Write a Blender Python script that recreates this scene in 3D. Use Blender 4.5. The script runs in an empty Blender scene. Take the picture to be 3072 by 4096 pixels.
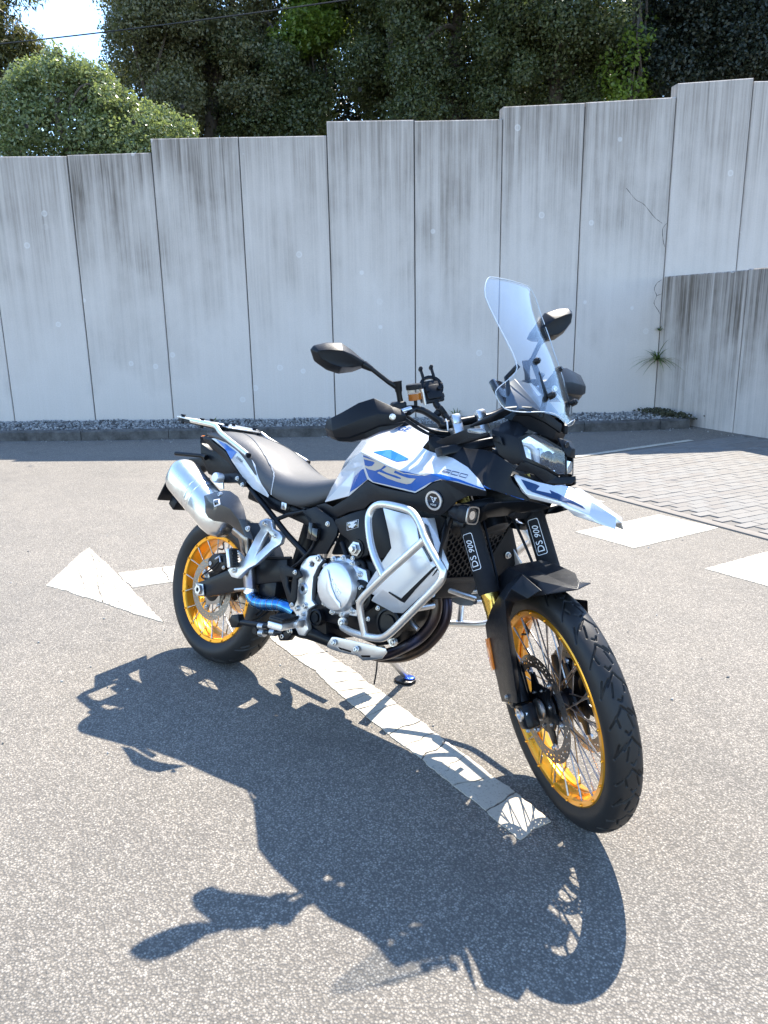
import bpy, bmesh, math, random
import numpy as np
from mathutils import Vector, Matrix
SC = bpy.context.scene
COL = SC.collection
R = math.radians
rng = np.random.default_rng(7)
random.seed(7)
CAM=[2.5593, -1.76187, 1.41036]
CAMM=[[0.749803, -0.149115, 0.64464], [0.661459, 0.192999, -0.724723], [-0.016348, 0.969802, 0.243345]]
LENS=26.4451
LEANA=-0.234376
STEER=-0.652200
AX=[1.56732, 0.0, 0.30661]
UAX=[-0.506141, 0.0, 0.862451]
WB=1.6501
TF=0.3552

# ---------------------------------------------------------------- camera, sky, sun, exposure
SUN_EL, SUN_AZ = R(53.6), R(108)
SUN = Vector((math.cos(SUN_AZ)*math.cos(SUN_EL), math.sin(SUN_AZ)*math.cos(SUN_EL), math.sin(SUN_EL)))
cam = bpy.data.objects.new('camera', bpy.data.cameras.new('camera'))
COL.objects.link(cam)
m = Matrix(CAMM).to_4x4(); m.translation = Vector(CAM)
cam.matrix_world = m
cam.data.sensor_fit = 'VERTICAL'; cam.data.sensor_height = 36; cam.data.lens = LENS
cam.data.clip_end = 2000; cam.data.clip_start = .05
SC.camera = cam
W = bpy.data.worlds.new('World'); SC.world = W; W.use_nodes = True
nt = W.node_tree
sky = nt.nodes.new('ShaderNodeTexSky'); sky.sky_type = 'NISHITA'; sky.sun_disc = False
sky.sun_elevation = SUN_EL; sky.sun_rotation = math.pi/2 - SUN_AZ
sky.air_density = 1.0; sky.dust_density = .0; sky.ozone_density = 3.0
bg = nt.nodes['Background']; bg.inputs[1].default_value = .115
nt.links.new(sky.outputs[0], bg.inputs[0])
sun = bpy.data.objects.new('sun', bpy.data.lights.new('sun', 'SUN')); COL.objects.link(sun)
sun.data.energy = 3.15; sun.data.angle = R(.5); sun.data.color = (1, .92, .80)
sun.rotation_euler = SUN.to_track_quat('Z', 'Y').to_euler()
SC.view_settings.view_transform = 'Standard'; SC.view_settings.look = 'None'
SC.view_settings.exposure = 2.2; SC.view_settings.gamma = 1; SC.view_settings.use_curve_mapping = False
SC.cycles.max_bounces = 8; SC.cycles.diffuse_bounces = 4; SC.cycles.transparent_max_bounces = 16

# ---------------------------------------------------------------- materials
MAT = {}
class N:
    """small helper for building a node tree"""
    def __init__(s, name):
        s.m = bpy.data.materials.new(name); s.m.use_nodes = True; s.t = s.m.node_tree
        s.b = s.t.nodes['Principled BSDF']; MAT[name] = s.m
    def n(s, typ, **kw):
        x = s.t.nodes.new('ShaderNode' + typ)
        for k, v in kw.items():
            if k.startswith('i_'):
                key = k[2:]; key = int(key) if key.isdigit() else key.replace('_', ' ')
                if hasattr(v, 'is_output'): s.t.links.new(v, x.inputs[key])
                else: x.inputs[key].default_value = v
            else: setattr(x, k, v)
        return x
    def l(s, a, b): s.t.links.new(a, b)
    def ramp(s, fac, stops, interp='LINEAR'):
        r = s.n('ValToRGB'); s.l(fac, r.inputs[0]); e = r.color_ramp.elements; r.color_ramp.interpolation = interp
        while len(e) < len(stops): e.new(.5)
        for k, (p, c) in enumerate(stops):
            e[k].position = p
            e[k].color = (c, c, c, 1) if isinstance(c, (int, float)) else (*c, 1)
        return r.outputs[0]
    def mix(s, fac, a, b, blend='MIX'):
        x = s.n('Mix', data_type='RGBA', blend_type=blend)
        for v, k in ((fac, 0), (a, 6), (b, 7)):
            if hasattr(v, 'is_output'): s.l(v, x.inputs[k])
            else: x.inputs[k].default_value = v if isinstance(v, (int, float)) else (*v, 1)
        return x.outputs[2]
    def math(s, op, a, b=0, c=0, clamp=False):
        x = s.n('Math', operation=op, use_clamp=clamp)
        for v, k in ((a, 0), (b, 1), (c, 2)):
            if hasattr(v, 'is_output'): s.l(v, x.inputs[k])
            else: x.inputs[k].default_value = v
        return x.outputs[0]
    def coord(s, kind='Object', scale=(1, 1, 1)):
        c = s.n('TexCoord'); mp = s.n('Mapping'); s.l(c.outputs[kind], mp.inputs[0]); mp.inputs['Scale'].default_value = scale
        return mp.outputs[0]
    def noise(s, vec, scale, detail=4, rough=.55, out=0):
        x = s.n('TexNoise', i_Scale=scale, i_Detail=detail, i_Roughness=rough); s.l(vec, x.inputs['Vector']); return x.outputs[out]
    def vor(s, vec, scale, feature='F1', out=0, rand=1):
        x = s.n('TexVoronoi', feature=feature, i_Scale=scale, i_Randomness=rand); s.l(vec, x.inputs['Vector']); return x.outputs[out]
    def bump(s, h, strength=.3, dist=.01, nrm=None):
        x = s.n('Bump', i_Strength=strength, i_Distance=dist); s.l(h, x.inputs['Height'])
        if nrm is not None: s.l(nrm, x.inputs['Normal'])
        s.l(x.outputs[0], s.b.inputs['Normal']); return x.outputs[0]
    def set(s, **kw):
        for k, v in kw.items():
            k = k.replace('_', ' ')
            if hasattr(v, 'is_output'): s.l(v, s.b.inputs[k])
            else: s.b.inputs[k].default_value = (*v, 1) if isinstance(v, tuple) and len(v) == 3 and s.b.inputs[k].type == 'RGBA' else v
        return s

def plain(name, col, rough=.5, metal=0., coat=0., noise=.0, nscale=40, bump=0., bscale=300, spec=.5, coat_rough=.05):
    s = N(name); s.set(Roughness=rough, Metallic=metal)
    s.b.inputs['Coat Weight'].default_value = coat; s.b.inputs['Coat Roughness'].default_value = coat_rough
    s.b.inputs['Specular IOR Level'].default_value = spec
    v = s.coord('Object')
    if noise > 0:
        f = s.noise(v, nscale, 5)
        s.set(Base_Color=s.mix(f, tuple(c*(1-noise) for c in col), tuple(min(1, c*(1+noise)) for c in col)))
        s.set(Roughness=s.math('ADD', s.math('MULTIPLY', f, .18), rough-.09))
    else: s.set(Base_Color=col)
    if bump > 0: s.bump(s.noise(v, bscale, 2), bump, .002)
    return s.m

# asphalt: bound stones of several greys, open dark pores
s = N('asphalt'); v = s.coord('Object')
cell = s.vor(v, 165, out=1); d1 = s.vor(v, 165); d2 = s.vor(v, 75); cell2 = s.vor(v, 75, out=1)
big = s.noise(v, .55, 5, .6); mid = s.noise(v, 5, 4, .6); fine = s.noise(v, 330, 3, .7)
sep = s.n('SeparateColor'); s.l(cell, sep.inputs[0]); sep2 = s.n('SeparateColor'); s.l(cell2, sep2.inputs[0])
stone = s.ramp(sep.outputs[0], [(0, (.16, .156, .15)), (.55, (.225, .218, .208)), (.86, (.285, .276, .262)), (1, (.39, .38, .36))])
stone = s.mix(s.ramp(sep2.outputs[1], [(.84, 0), (.95, .6)]), stone, (.36, .35, .335))
stone = s.mix(s.ramp(d1, [(.3, 0), (.62, .85)]), stone, (.09, .087, .083))
stone = s.mix(s.ramp(fine, [(.35, 0), (.75, .35)]), stone, (.06, .06, .06))
sx = s.n('SeparateXYZ'); s.l(v, sx.inputs[0]); view_falloff = s.math('ADD', s.math('MULTIPLY', sx.outputs[0], -.6098), s.math('MULTIPLY', sx.outputs[1], .7926))
view_falloff = s.ramp(s.math('ADD', s.math('MULTIPLY', view_falloff, .2), s.math('ADD', .62, s.math('MULTIPLY', s.math('SUBTRACT', big, .5), .5))), [(0, (.62, .62, .62)), (.22, (.92, .91, .90)), (.6, (1.06, 1.04, 1.02))])  # brightness falloff painted into the asphalt colour, darker towards the camera, broken by noise
tone = s.math('ADD', s.math('MULTIPLY', big, .62), s.math('MULTIPLY', mid, .42))
col = s.mix(1.0, stone, s.ramp(tone, [(.25, (.80, .80, .80)), (.62, (1.12, 1.10, 1.07))]), 'MULTIPLY'); col = s.mix(1.0, col, view_falloff, 'MULTIPLY'); col = s.mix(s.ramp(s.noise(v, 1.7, 6, .75), [(.58, 0), (.68, .34)]), col, (.085, .08, .074)); col = s.mix(1.0, col, (.97, .935, .87), 'MULTIPLY')
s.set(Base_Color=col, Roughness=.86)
h = s.math('ADD', s.math('MULTIPLY', d1, -1.0), s.math('MULTIPLY', d2, -.5)); h = s.math('ADD', h, s.math('MULTIPLY', fine, .3))
s.bump(h, .55, .006)

# concrete wall panels: cast bottom pale, dark streaks running down from the top edge
def concrete(name, amount, reach_add):
    s = N(name); v = s.coord('Object')
    oi = s.n('ObjectInfo'); add = s.n('VectorMath', operation='ADD'); s.l(v, add.inputs[0])
    cmb = s.n('CombineXYZ'); s.l(s.math('MULTIPLY', oi.outputs['Random'], 37), cmb.inputs[0]); s.l(cmb.outputs[0], add.inputs[1]); v2 = add.outputs[0]
    def scaled(a, b, c):
        mp = s.n('Mapping'); s.l(v2, mp.inputs[0]); mp.inputs['Scale'].default_value = (a, b, c); return mp.outputs[0]
    sepx = s.n('SeparateXYZ'); s.l(v, sepx.inputs[0]); z = sepx.outputs[2]       # 0 at the top edge, negative below
    st1 = s.noise(scaled(7, 7, .2), 1.6, 5, .6); st2 = s.noise(scaled(30, 30, .5), 1.5, 4, .6); blot = s.noise(scaled(1, 1, .7), 1.3, 5, .6); grit = s.noise(v2, 60, 4, .7)
    reach = s.ramp(s.math('ADD', s.math('MULTIPLY', z, .30), s.math('ADD', 1.0+reach_add, s.math('MULTIPLY', s.math('SUBTRACT', blot, .5), 1.5))), [(.05, .05), (.45, .40), (.8, .8), (1, 1)])
    streak = s.ramp(s.math('ADD', s.math('MULTIPLY', st1, .60), s.math('MULTIPLY', st2, .40)), [(.34, .06), (.50, .45), (.68, 1)])
    dirt = s.math('MULTIPLY', reach, s.math('MULTIPLY', s.math('ADD', s.math('MULTIPLY', streak, .95*amount), .14*amount), s.math('ADD', .72, s.math('MULTIPLY', oi.outputs['Random'], .5))), clamp=True)
    base = s.mix(blot, (.56, .51, .465), (.675, .61, .555))
    base = s.mix(s.ramp(st2, [(.45, 0), (.7, .28)]), base, (.70, .65, .62))
    base = s.mix(s.ramp(grit, [(.40, .16), (.55, 0)]), base, (.35, .34, .33))
    col = s.mix(dirt, base, (.13, .108, .088))
    ring = s.vor(scaled(1, .001, 1), 3.2); sel = s.vor(scaled(1, .001, 1), 3.2, out=1); sc2 = s.n('SeparateColor'); s.l(sel, sc2.inputs[0])
    rg = s.math('MULTIPLY', s.ramp(ring, [(.07, .25), (.10, .55), (.125, .5), (.14, 0)]), s.ramp(sc2.outputs[0], [(.68, 0), (.70, 1)]))
    col = s.mix(s.math('MULTIPLY', rg, .55), col, (.82, .82, .82))
    s.set(Base_Color=col, Roughness=.9); s.bump(s.math('ADD', grit, s.math('MULTIPLY', st2, .6)), .25, .006)
concrete('streaked_concrete', 1.06, -.09); concrete('dark_concrete', 1.25, -.10)
s = N('kerb_concrete'); v = s.coord('Object')
a = s.noise(v, 6, 6, .7); b_ = s.noise(v, 70, 3, .6)
s.set(Base_Color=s.mix(s.ramp(a, [(.35, 0), (.65, 1)]), (.04, .038, .036), s.mix(b_, (.085, .082, .078), (.15, .145, .138))), Roughness=.92); s.bump(s.math('ADD', a, b_), .5, .01)
s = N('gravel'); oi = s.n('NewGeometry'); r_ = oi.outputs['Random Per Island']
s.set(Base_Color=s.ramp(r_, [(0, (.10, .097, .093)), (.5, (.22, .215, .205)), (1, (.40, .39, .37))]), Roughness=.9)
s = N('road_paint'); v = s.coord('Object')
a = s.noise(v, 3, 6, .65); b_ = s.noise(v, 140, 3, .7)
c = s.mix(s.ramp(a, [(.35, 0), (.7, 1)]), (.40, .36, .29), (.47, .43, .355)); c = s.mix(s.ramp(b_, [(.34, .75), (.45, 0)]), c, (.22, .21, .19))
s.set(Base_Color=c, Roughness=.72); s.bump(s.math('ADD', b_, s.math('MULTIPLY', a, 1.5)), .25, .003)
s = N('paver_concrete'); v = s.coord('Object'); oi = s.n('ObjectInfo'); g = s.noise(v, 160, 4, .7)
ge = s.n('NewGeometry')
rnd = s.math('FRACT', s.math('ADD', oi.outputs['Random'], ge.outputs['Random Per Island']))
c = s.ramp(rnd, [(0, (.158, .143, .127)), (.35, (.175, .164, .148)), (.7, (.19, .181, .166)), (1, (.17, .166, .156))])
c = s.mix(s.ramp(g, [(.35, .5), (.6, 0)]), c, (.13, .125, .12)); s.set(Base_Color=c, Roughness=.88); s.bump(g, .4, .003)
s = N('paving_sand'); v = s.coord('Object'); g = s.noise(v, 200, 3, .7); s.set(Base_Color=s.mix(g, (.11, .10, .088), (.17, .158, .14)), Roughness=.95)
s = N('soil'); v = s.coord('Object'); g = s.noise(v, 2, 6, .7); s.set(Base_Color=s.mix(g, (.03, .028, .018), (.06, .065, .03)), Roughness=.95)

def leafmat(name, c0, c1, trans, gloss=.45, tw=.35):
    s = N(name); ge = s.n('NewGeometry'); r_ = ge.outputs['Random Per Island']
    col = s.ramp(r_, [(0, c0), (1, c1)])
    s.set(Base_Color=col, Roughness=gloss); s.b.inputs['Specular IOR Level'].default_value = .5
    tr = s.n('BsdfTranslucent'); s.l(s.mix(r_, tuple(x*.8 for x in trans), trans), tr.inputs[0])
    mx = s.n('MixShader'); mx.inputs[0].default_value = tw
    s.l(s.b.outputs[0], mx.inputs[1]); s.l(tr.outputs[0], mx.inputs[2])
    s.l(mx.outputs[0], s.t.nodes['Material Output'].inputs[0]); return s.m
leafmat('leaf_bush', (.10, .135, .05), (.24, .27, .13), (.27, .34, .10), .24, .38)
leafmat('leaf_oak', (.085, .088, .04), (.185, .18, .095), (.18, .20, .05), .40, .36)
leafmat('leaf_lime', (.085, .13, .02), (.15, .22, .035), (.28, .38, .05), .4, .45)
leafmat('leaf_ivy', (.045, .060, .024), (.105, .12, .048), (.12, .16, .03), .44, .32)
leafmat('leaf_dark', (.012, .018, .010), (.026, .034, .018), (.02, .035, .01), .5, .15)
leafmat('leaf_conifer', (.055, .06, .018), (.12, .115, .035), (.14, .14, .03), .5, .35)
s = N('bark'); v = s.coord('Object', (1, 1, .2)); g = s.noise(v, 25, 5, .7); s.set(Base_Color=s.mix(g, (.035, .028, .022), (.12, .10, .08)), Roughness=.95); s.bump(g, .6, .02)
s = N('grass_blade'); ge = s.n('NewGeometry'); s.set(Base_Color=s.ramp(ge.outputs['Random Per Island'], [(0, (.05, .10, .02)), (.8, (.10, .17, .03)), (1, (.24, .21, .08))]), Roughness=.5)
plain('cable_black', (.02, .02, .02), .6)
plain('hole_dark', (.012, .012, .012), .9)
plain('sealant', (.06, .06, .06), .85)

# motorcycle
plain('pearl_white', (.60, .61, .63), .22, .0, 1.0, .02, 8)
plain('silver_paint', (.66, .67, .685), .34, .55, .5, .03, 30, coat_rough=.2)
plain('blue_paint', (.003, .085, .34), .25, .0, .25, .05, 10, spec=.3)
plain('blue_light', (.008, .13, .50), .25, .0, .25, .05, 10, spec=.3)
plain('navy_print', (.012, .04, .12), .35, 0, .1, spec=.3)
plain('cream_print', (.46, .425, .36), .3, 0, .8)
plain('black_plastic', (.0055, .0072, .0105), .42, 0, 0, .12, 60, .12, 900, spec=.24)
plain('black_satin', (.005, .006, .008), .32, 0, 0, .1, 60, spec=.26)
plain('black_gloss', (.008, .008, .009), .12, 0, .6)
plain('frame_black', (.006, .0072, .010), .38, 0, .05, .1, 40, spec=.26)
plain('rubber', (.014, .014, .0145), .52, 0, 0, .35, 25, .1, 700, spec=.4)
plain('neoprene', (.005, .0052, .007), .85, 0, 0, .15, 60, .25, 1200)
plain('vinyl', (.060, .061, .064), .50, 0, 0, .1, 40, .2, 1600)
plain('cast_alloy', (.76, .77, .78), .38, .85, 0, .05, 60, .08, 900)
plain('bare_alloy', (.72, .73, .74), .36, 1.0, 0, .05, 80)
plain('brushed_steel', (.78, .775, .76), .30, 1.0, 0, .06, 50)
plain('steel_tube', (.78, .77, .75), .34, .95, 0, .06, 60, .05, 500)
plain('chrome', (.8, .8, .8), .12, 1.0)
plain('bolt_steel', (.55, .55, .55), .3, 1.0)
plain('disc_steel', (.40, .39, .38), .34, 1.0, 0, .08, 90)
plain('orange_anodised', (.90, .40, .025), .3, .72, .3, .05, 20)
plain('gold_anodised', (.78, .52, .13), .22, 1.0)
plain('spoke_steel', (.42, .42, .43), .32, 1.0)
plain('orange_reflector', (.75, .20, .02), .25, 0, 1)
plain('brake_fluid', (.55, .17, .01), .15, 0, 1)
plain('screen_edge', (.50, .55, .60), .2)
plain('dash_grey', (.03, .05, .08), .35)
plain('kerb_light', (.17, .155, .138), .9, 0, 0, .25, 30, .3, 300)
plain('white_print', (.75, .76, .78), .5)
plain('plate_white', (.72, .72, .70), .4)
plain('blue_anodised', (.05, .12, .55), .25, .8)
plain('rust', (.16, .07, .03), .8, .2, 0, .4, 60)
s = N('header_steel'); v = s.coord('Object'); g = s.noise(v, 14, 5, .6); g2 = s.noise(v, 3.5, 2, .5)
s.set(Base_Color=s.mix(s.ramp(g, [(.3, 0), (.7, 1)]), s.ramp(g2, [(.3, (.06, .10, .24)), (.46, (.05, .04, .06)), (.58, (.10, .07, .05)), (.75, (.24, .14, .07))]), (.045, .04, .04)), Roughness=.36, Metallic=.9)
s = N('blued_titanium'); v = s.coord('Object'); g = s.noise(v, 10, 3, .6); w_ = s.n('TexWave', i_Scale=7.0, i_Distortion=3.); s.l(v, w_.inputs[0])
s.set(Base_Color=s.mix(s.math('MULTIPLY', s.math('ADD', g, w_.outputs['Fac']), .5), (.03, .16, .50), (.12, .40, .75)), Roughness=.24, Metallic=1.0)
s = N('titanium_pipe'); v = s.coord('Object'); g = s.noise(v, 9, 3, .6)
s.set(Base_Color=s.ramp(g, [(.3, (.24, .21, .22)), (.5, (.33, .29, .255)), (.7, (.18, .165, .22))]), Roughness=.28, Metallic=1.0)
s = N('carbon'); v = s.coord('Object', (1, 1, 1)); ck = s.n('TexChecker', i_Scale=260.0); s.l(v, ck.inputs[0])
s.set(Base_Color=s.mix(ck.outputs[1], (.010, .010, .011), (.024, .025, .027)), Roughness=.38); s.b.inputs['Coat Weight'].default_value = .5
def glass(name, tint, alpha, rough=.02):
    s = N(name); tr = s.n('BsdfTransparent'); tr.inputs[0].default_value = (*tint, 1)
    gl = s.n('BsdfGlossy'); gl.inputs['Roughness'].default_value = rough; gl.inputs[0].default_value = (1, 1, 1, 1)
    fr = s.n('Fresnel'); fr.inputs[0].default_value = 1.5
    mx = s.n('MixShader'); s.l(s.math('ADD', s.math('MULTIPLY', fr.outputs[0], .22), alpha, clamp=True), mx.inputs[0]); s.l(tr.outputs[0], mx.inputs[1]); s.l(gl.outputs[0], mx.inputs[2])
    s.l(mx.outputs[0], s.t.nodes['Material Output'].inputs[0]); return s.m
glass('clear_screen', (.965, .978, .985), .008)
glass('lens_glass', (.95, .96, .97), .05)
glass('cup_plastic', (.85, .82, .78), .05)

# ---------------------------------------------------------------- object helpers
def link(name, me, parent=None, mat=None):
    o = bpy.data.objects.new(name, me); COL.objects.link(o)
    if mat is not None and hasattr(me, 'materials') and not me.materials:
        for q in (mat if isinstance(mat, (list, tuple)) else [mat]): me.materials.append(MAT[q])
    if parent is not None: o.parent = parent
    return o
def mesh(verts, faces, smooth=False):
    me = bpy.data.meshes.new('m'); me.from_pydata([tuple(v) for v in verts], [], [tuple(f) for f in faces]); me.update()
    if smooth:
        me.polygons.foreach_set('use_smooth', [True]*len(me.polygons))
    return me
def tag(o, label=None, cat=None, group=None, kind=None):
    for k, v in (('label', label), ('category', cat), ('group', group), ('kind', kind)):
        if v: o[k] = v
    return o
def empty(name, loc=(0, 0, 0)):
    o = bpy.data.objects.new(name, None); o.empty_display_size = .2; o.location = loc; COL.objects.link(o); return o
def bm_mesh(bm, smooth=False):
    me = bpy.data.meshes.new('m'); bm.normal_update(); bm.to_mesh(me); bm.free()
    if smooth: me.polygons.foreach_set('use_smooth', [True]*len(me.polygons))
    return me
def sharp(me, angle=35):
    me.polygons.foreach_set('use_smooth', [True]*len(me.polygons)); me.set_sharp_from_angle(angle=R(angle)); return me
def merge(*mes):
    """several meshes as one"""
    bm = bmesh.new()
    for q in mes: bm.from_mesh(q)
    me = bpy.data.meshes.new('m'); bm.to_mesh(me); bm.free(); return me

def curve_pts(pts, n=6, closed=False):
    """Catmull-Rom through the points"""
    P = [Vector(p) for p in pts]; out = []
    k = len(P)
    rng_ = range(k) if closed else range(k-1)
    for i in rng_:
        p1, p2 = P[i], P[(i+1) % k]
        p0 = P[(i-1) % k] if (closed or i > 0) else p1*2-p2
        p3 = P[(i+2) % k] if (closed or i < k-2) else p2*2-p1
        for j in range(n):
            t = j/n
            out.append(.5*((2*p1)+(p2-p0)*t+(2*p0-5*p1+4*p2-p3)*t*t+(3*p1-p0-3*p2+p3)*t**3))
    if not closed: out.append(P[-1])
    return out
def fillet(pts, r, n=5, closed=False):
    """polyline with rounded corners (bent tube)"""
    P = [Vector(p) for p in pts]; k = len(P); out = []
    for i in range(k):
        if not closed and i in (0, k-1): out.append(P[i]); continue
        a, b, c = P[(i-1) % k], P[i], P[(i+1) % k]
        u, w = (a-b), (c-b); ru = min(r, u.length*.48); rw = min(r, w.length*.48)
        q0, q2 = b+u.normalized()*ru, b+w.normalized()*rw
        for j in range(n+1):
            t = j/n; out.append(q0*(1-t)**2+b*2*t*(1-t)+q2*t*t)
    return out
def tube(path, rad, seg=12, closed=False, cap=True, squash=None):
    P = [Vector(p) for p in path]; k = len(P); rad = rad if isinstance(rad, (list, tuple)) else [rad]*k
    if len(rad) != k: rad = list(np.interp(np.linspace(0, 1, k), np.linspace(0, 1, len(rad)), rad))
    V, F = [], []; up = None
    for i in range(k):
        if closed: d = P[(i+1) % k]-P[(i-1) % k]
        else: d = P[min(i+1, k-1)]-P[max(i-1, 0)]
        d.normalize()
        if up is None:
            up = Vector((0, 0, 1)) if abs(d.z) < .9 else Vector((0, 1, 0))
        up = (up-d*up.dot(d)).normalized(); rt = d.cross(up)
        for j in range(seg):
            a = 2*math.pi*j/seg; V.append(P[i]+(rt*math.cos(a)+up*math.sin(a))*rad[i])
    n = k if closed else k-1
    for i in range(n):
        for j in range(seg):
            a, b = i*seg+j, i*seg+(j+1) % seg; c, e = ((i+1) % k)*seg+(j+1) % seg, ((i+1) % k)*seg+j
            F.append((a, b, c, e))
    if cap and not closed:
        F.append(tuple(range(seg-1, -1, -1))); F.append(tuple((k-1)*seg+j for j in range(seg)))
    me = mesh(V, F); return sharp(me, 50)
def orient_to(a, b=None):
    """matrix with local z along a"""
    return Vector(a).to_track_quat('Z', 'Y').to_matrix()
def lathe(profile, axis_o, axis_d, seg=32, closed=False, ang=30):
    """profile: (r, h) pairs swept about an axis"""
    M3 = orient_to(axis_d); o = Vector(axis_o); V, F = [], []; k = len(profile)
    for r, h in profile:
        for j in range(seg):
            a = 2*math.pi*j/seg; V.append(o+M3 @ Vector((r*math.cos(a), r*math.sin(a), h)))
    n = k if closed else k-1
    for i in range(n):
        for j in range(seg):
            a, b = i*seg+j, i*seg+(j+1) % seg; c, e = ((i+1) % k)*seg+(j+1) % seg, ((i+1) % k)*seg+j
            F.append((a, b, c, e))
    if not closed:
        if profile[0][0] > 1e-5: F.append(tuple(range(seg-1, -1, -1)))
        if profile[-1][0] > 1e-5: F.append(tuple((k-1)*seg+j for j in range(seg)))
    me = mesh(V, F)
    bm = bmesh.new(); bm.from_mesh(me); bmesh.ops.remove_doubles(bm, verts=bm.verts, dist=1e-6); bmesh.ops.recalc_face_normals(bm, faces=bm.faces); bm.to_mesh(me); bm.free()
    return sharp(me, ang)
def bevelled(me, w=.002, seg=2, ang=25):
    bm = bmesh.new(); bm.from_mesh(me)
    bmesh.ops.remove_doubles(bm, verts=bm.verts, dist=1e-6)
    bmesh.ops.recalc_face_normals(bm, faces=bm.faces)
    ed = [e for e in bm.edges if len(e.link_faces) == 2 and e.calc_face_angle(0) > R(ang)]
    if w > 0: bmesh.ops.bevel(bm, geom=ed, offset=w, segments=seg, affect='EDGES', profile=.5, clamp_overlap=True)
    bm.to_mesh(me); bm.free(); return sharp(me, 40)
def plate(outline, thick, w=.002, holes=()):
    """flat outline (3-D points, roughly planar) given a thickness vector, edges bevelled"""
    t = Vector(thick); bm = bmesh.new()
    loops = [outline]+list(holes); a_all = []; edges = []
    for lp in loops:
        vs = [bm.verts.new(Vector(p)) for p in lp]; a_all += vs
        edges += [bm.edges.new((vs[i], vs[(i+1) % len(vs)])) for i in range(len(vs))]
    if holes:
        bmesh.ops.triangle_fill(bm, edges=edges, use_beauty=True, use_dissolve=False)
    else:
        f = bm.faces.new(a_all); bmesh.ops.triangulate(bm, faces=[f], ngon_method='EAR_CLIP')
    bmesh.ops.dissolve_limit(bm, angle_limit=R(1), verts=bm.verts, edges=bm.edges) if not holes else None
    g = bmesh.ops.extrude_face_region(bm, geom=bm.faces[:])
    bmesh.ops.translate(bm, verts=[v for v in g['geom'] if isinstance(v, bmesh.types.BMVert)], vec=t)
    me = bm_mesh(bm); return bevelled(me, w)
def shell(verts, faces, thick=.003, w=.0, ang=28, sub=0, inward=None, fan=False):
    """a panel given wall thickness; INWARD is a point on its inner side"""
    bm = bmesh.new(); vs = [bm.verts.new(Vector(v)) for v in verts]
    for f in faces:
        if sub or not fan: bm.faces.new([vs[i] for i in f])
        else:
            for k in range(1, len(f)-1): bm.faces.new([vs[f[0]], vs[f[k]], vs[f[k+1]]])
    bmesh.ops.recalc_face_normals(bm, faces=bm.faces); bm.normal_update()
    if inward is not None:
        c = sum((f.calc_center_median()*f.calc_area() for f in bm.faces), Vector())/sum(f.calc_area() for f in bm.faces)
        nn = sum((f.normal*f.calc_area() for f in bm.faces), Vector())
        if nn.dot(Vector(inward)-c) > 0: bmesh.ops.reverse_faces(bm, faces=bm.faces)
    bm.normal_update()
    me = bpy.data.meshes.new('m'); bm.to_mesh(me); bm.free()
    if sub:
        me = submesh(me, sub)
    bm = bmesh.new(); bm.from_mesh(me); bm.normal_update()
    bmesh.ops.solidify(bm, geom=bm.faces[:], thickness=thick) if thick else None
    bm.to_mesh(me); bm.free()
    if w: return bevelled(me, w, 2, ang)
    return sharp(me, ang)
def submesh(me, lv):
    """Catmull-Clark applied to a mesh"""
    o = bpy.data.objects.new('t', me); COL.objects.link(o)
    md = o.modifiers.new('s', 'SUBSURF'); md.levels = lv; md.render_levels = lv
    dg = bpy.context.evaluated_depsgraph_get(); ev = o.evaluated_get(dg)
    out = bpy.data.meshes.new_from_object(ev); bpy.data.objects.remove(o); return out
def solid_sub(verts, faces, lv=2, crease=None):
    me = mesh(verts, faces); bm = bmesh.new(); bm.from_mesh(me); bmesh.ops.recalc_face_normals(bm, faces=bm.faces); bm.to_mesh(me); bm.free()
    me = submesh(me, lv); me.polygons.foreach_set('use_smooth', [True]*len(me.polygons)); return me
def loft(sections, cap=True, closed=True, sub=0, ang=35):
    """rings of equal point count joined to a skin"""
    k = len(sections[0]); V = [Vector(p) for s_ in sections for p in s_]; F = []
    for i in range(len(sections)-1):
        for j in range(k if closed else k-1):
            a, b = i*k+j, i*k+(j+1) % k; F.append((a, b, b+k, a+k))
    if cap and closed:
        F.append(tuple(range(k-1, -1, -1))); F.append(tuple((len(sections)-1)*k+j for j in range(k)))
    me = mesh(V, F); bm = bmesh.new(); bm.from_mesh(me); bmesh.ops.recalc_face_normals(bm, faces=bm.faces); bm.to_mesh(me); bm.free()
    if sub: me = submesh(me, sub)
    return sharp(me, ang)
def box(c, size, rot=None, w=.002):
    bm = bmesh.new(); bmesh.ops.create_cube(bm, size=1)
    for v in bm.verts: v.co = Vector((v.co.x*size[0], v.co.y*size[1], v.co.z*size[2]))
    if rot is not None: bmesh.ops.transform(bm, matrix=rot.to_4x4(), verts=bm.verts)
    bmesh.ops.translate(bm, verts=bm.verts, vec=Vector(c)); return bevelled(bm_mesh(bm), w)
def mirrored(me):
    """a copy reflected to the other flank of the machine"""
    q = me.copy(); n = len(q.vertices); co = np.empty(n*3); q.vertices.foreach_get('co', co); co[1::3] *= -1; q.vertices.foreach_set('co', co); q.flip_normals(); q.update(); return q
def mir(pts): return [(p[0], -p[1], p[2]) for p in pts]
UAXV = Vector(UAX); AXV = Vector(AX); SROT = Matrix.Rotation(STEER, 3, UAXV)
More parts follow.
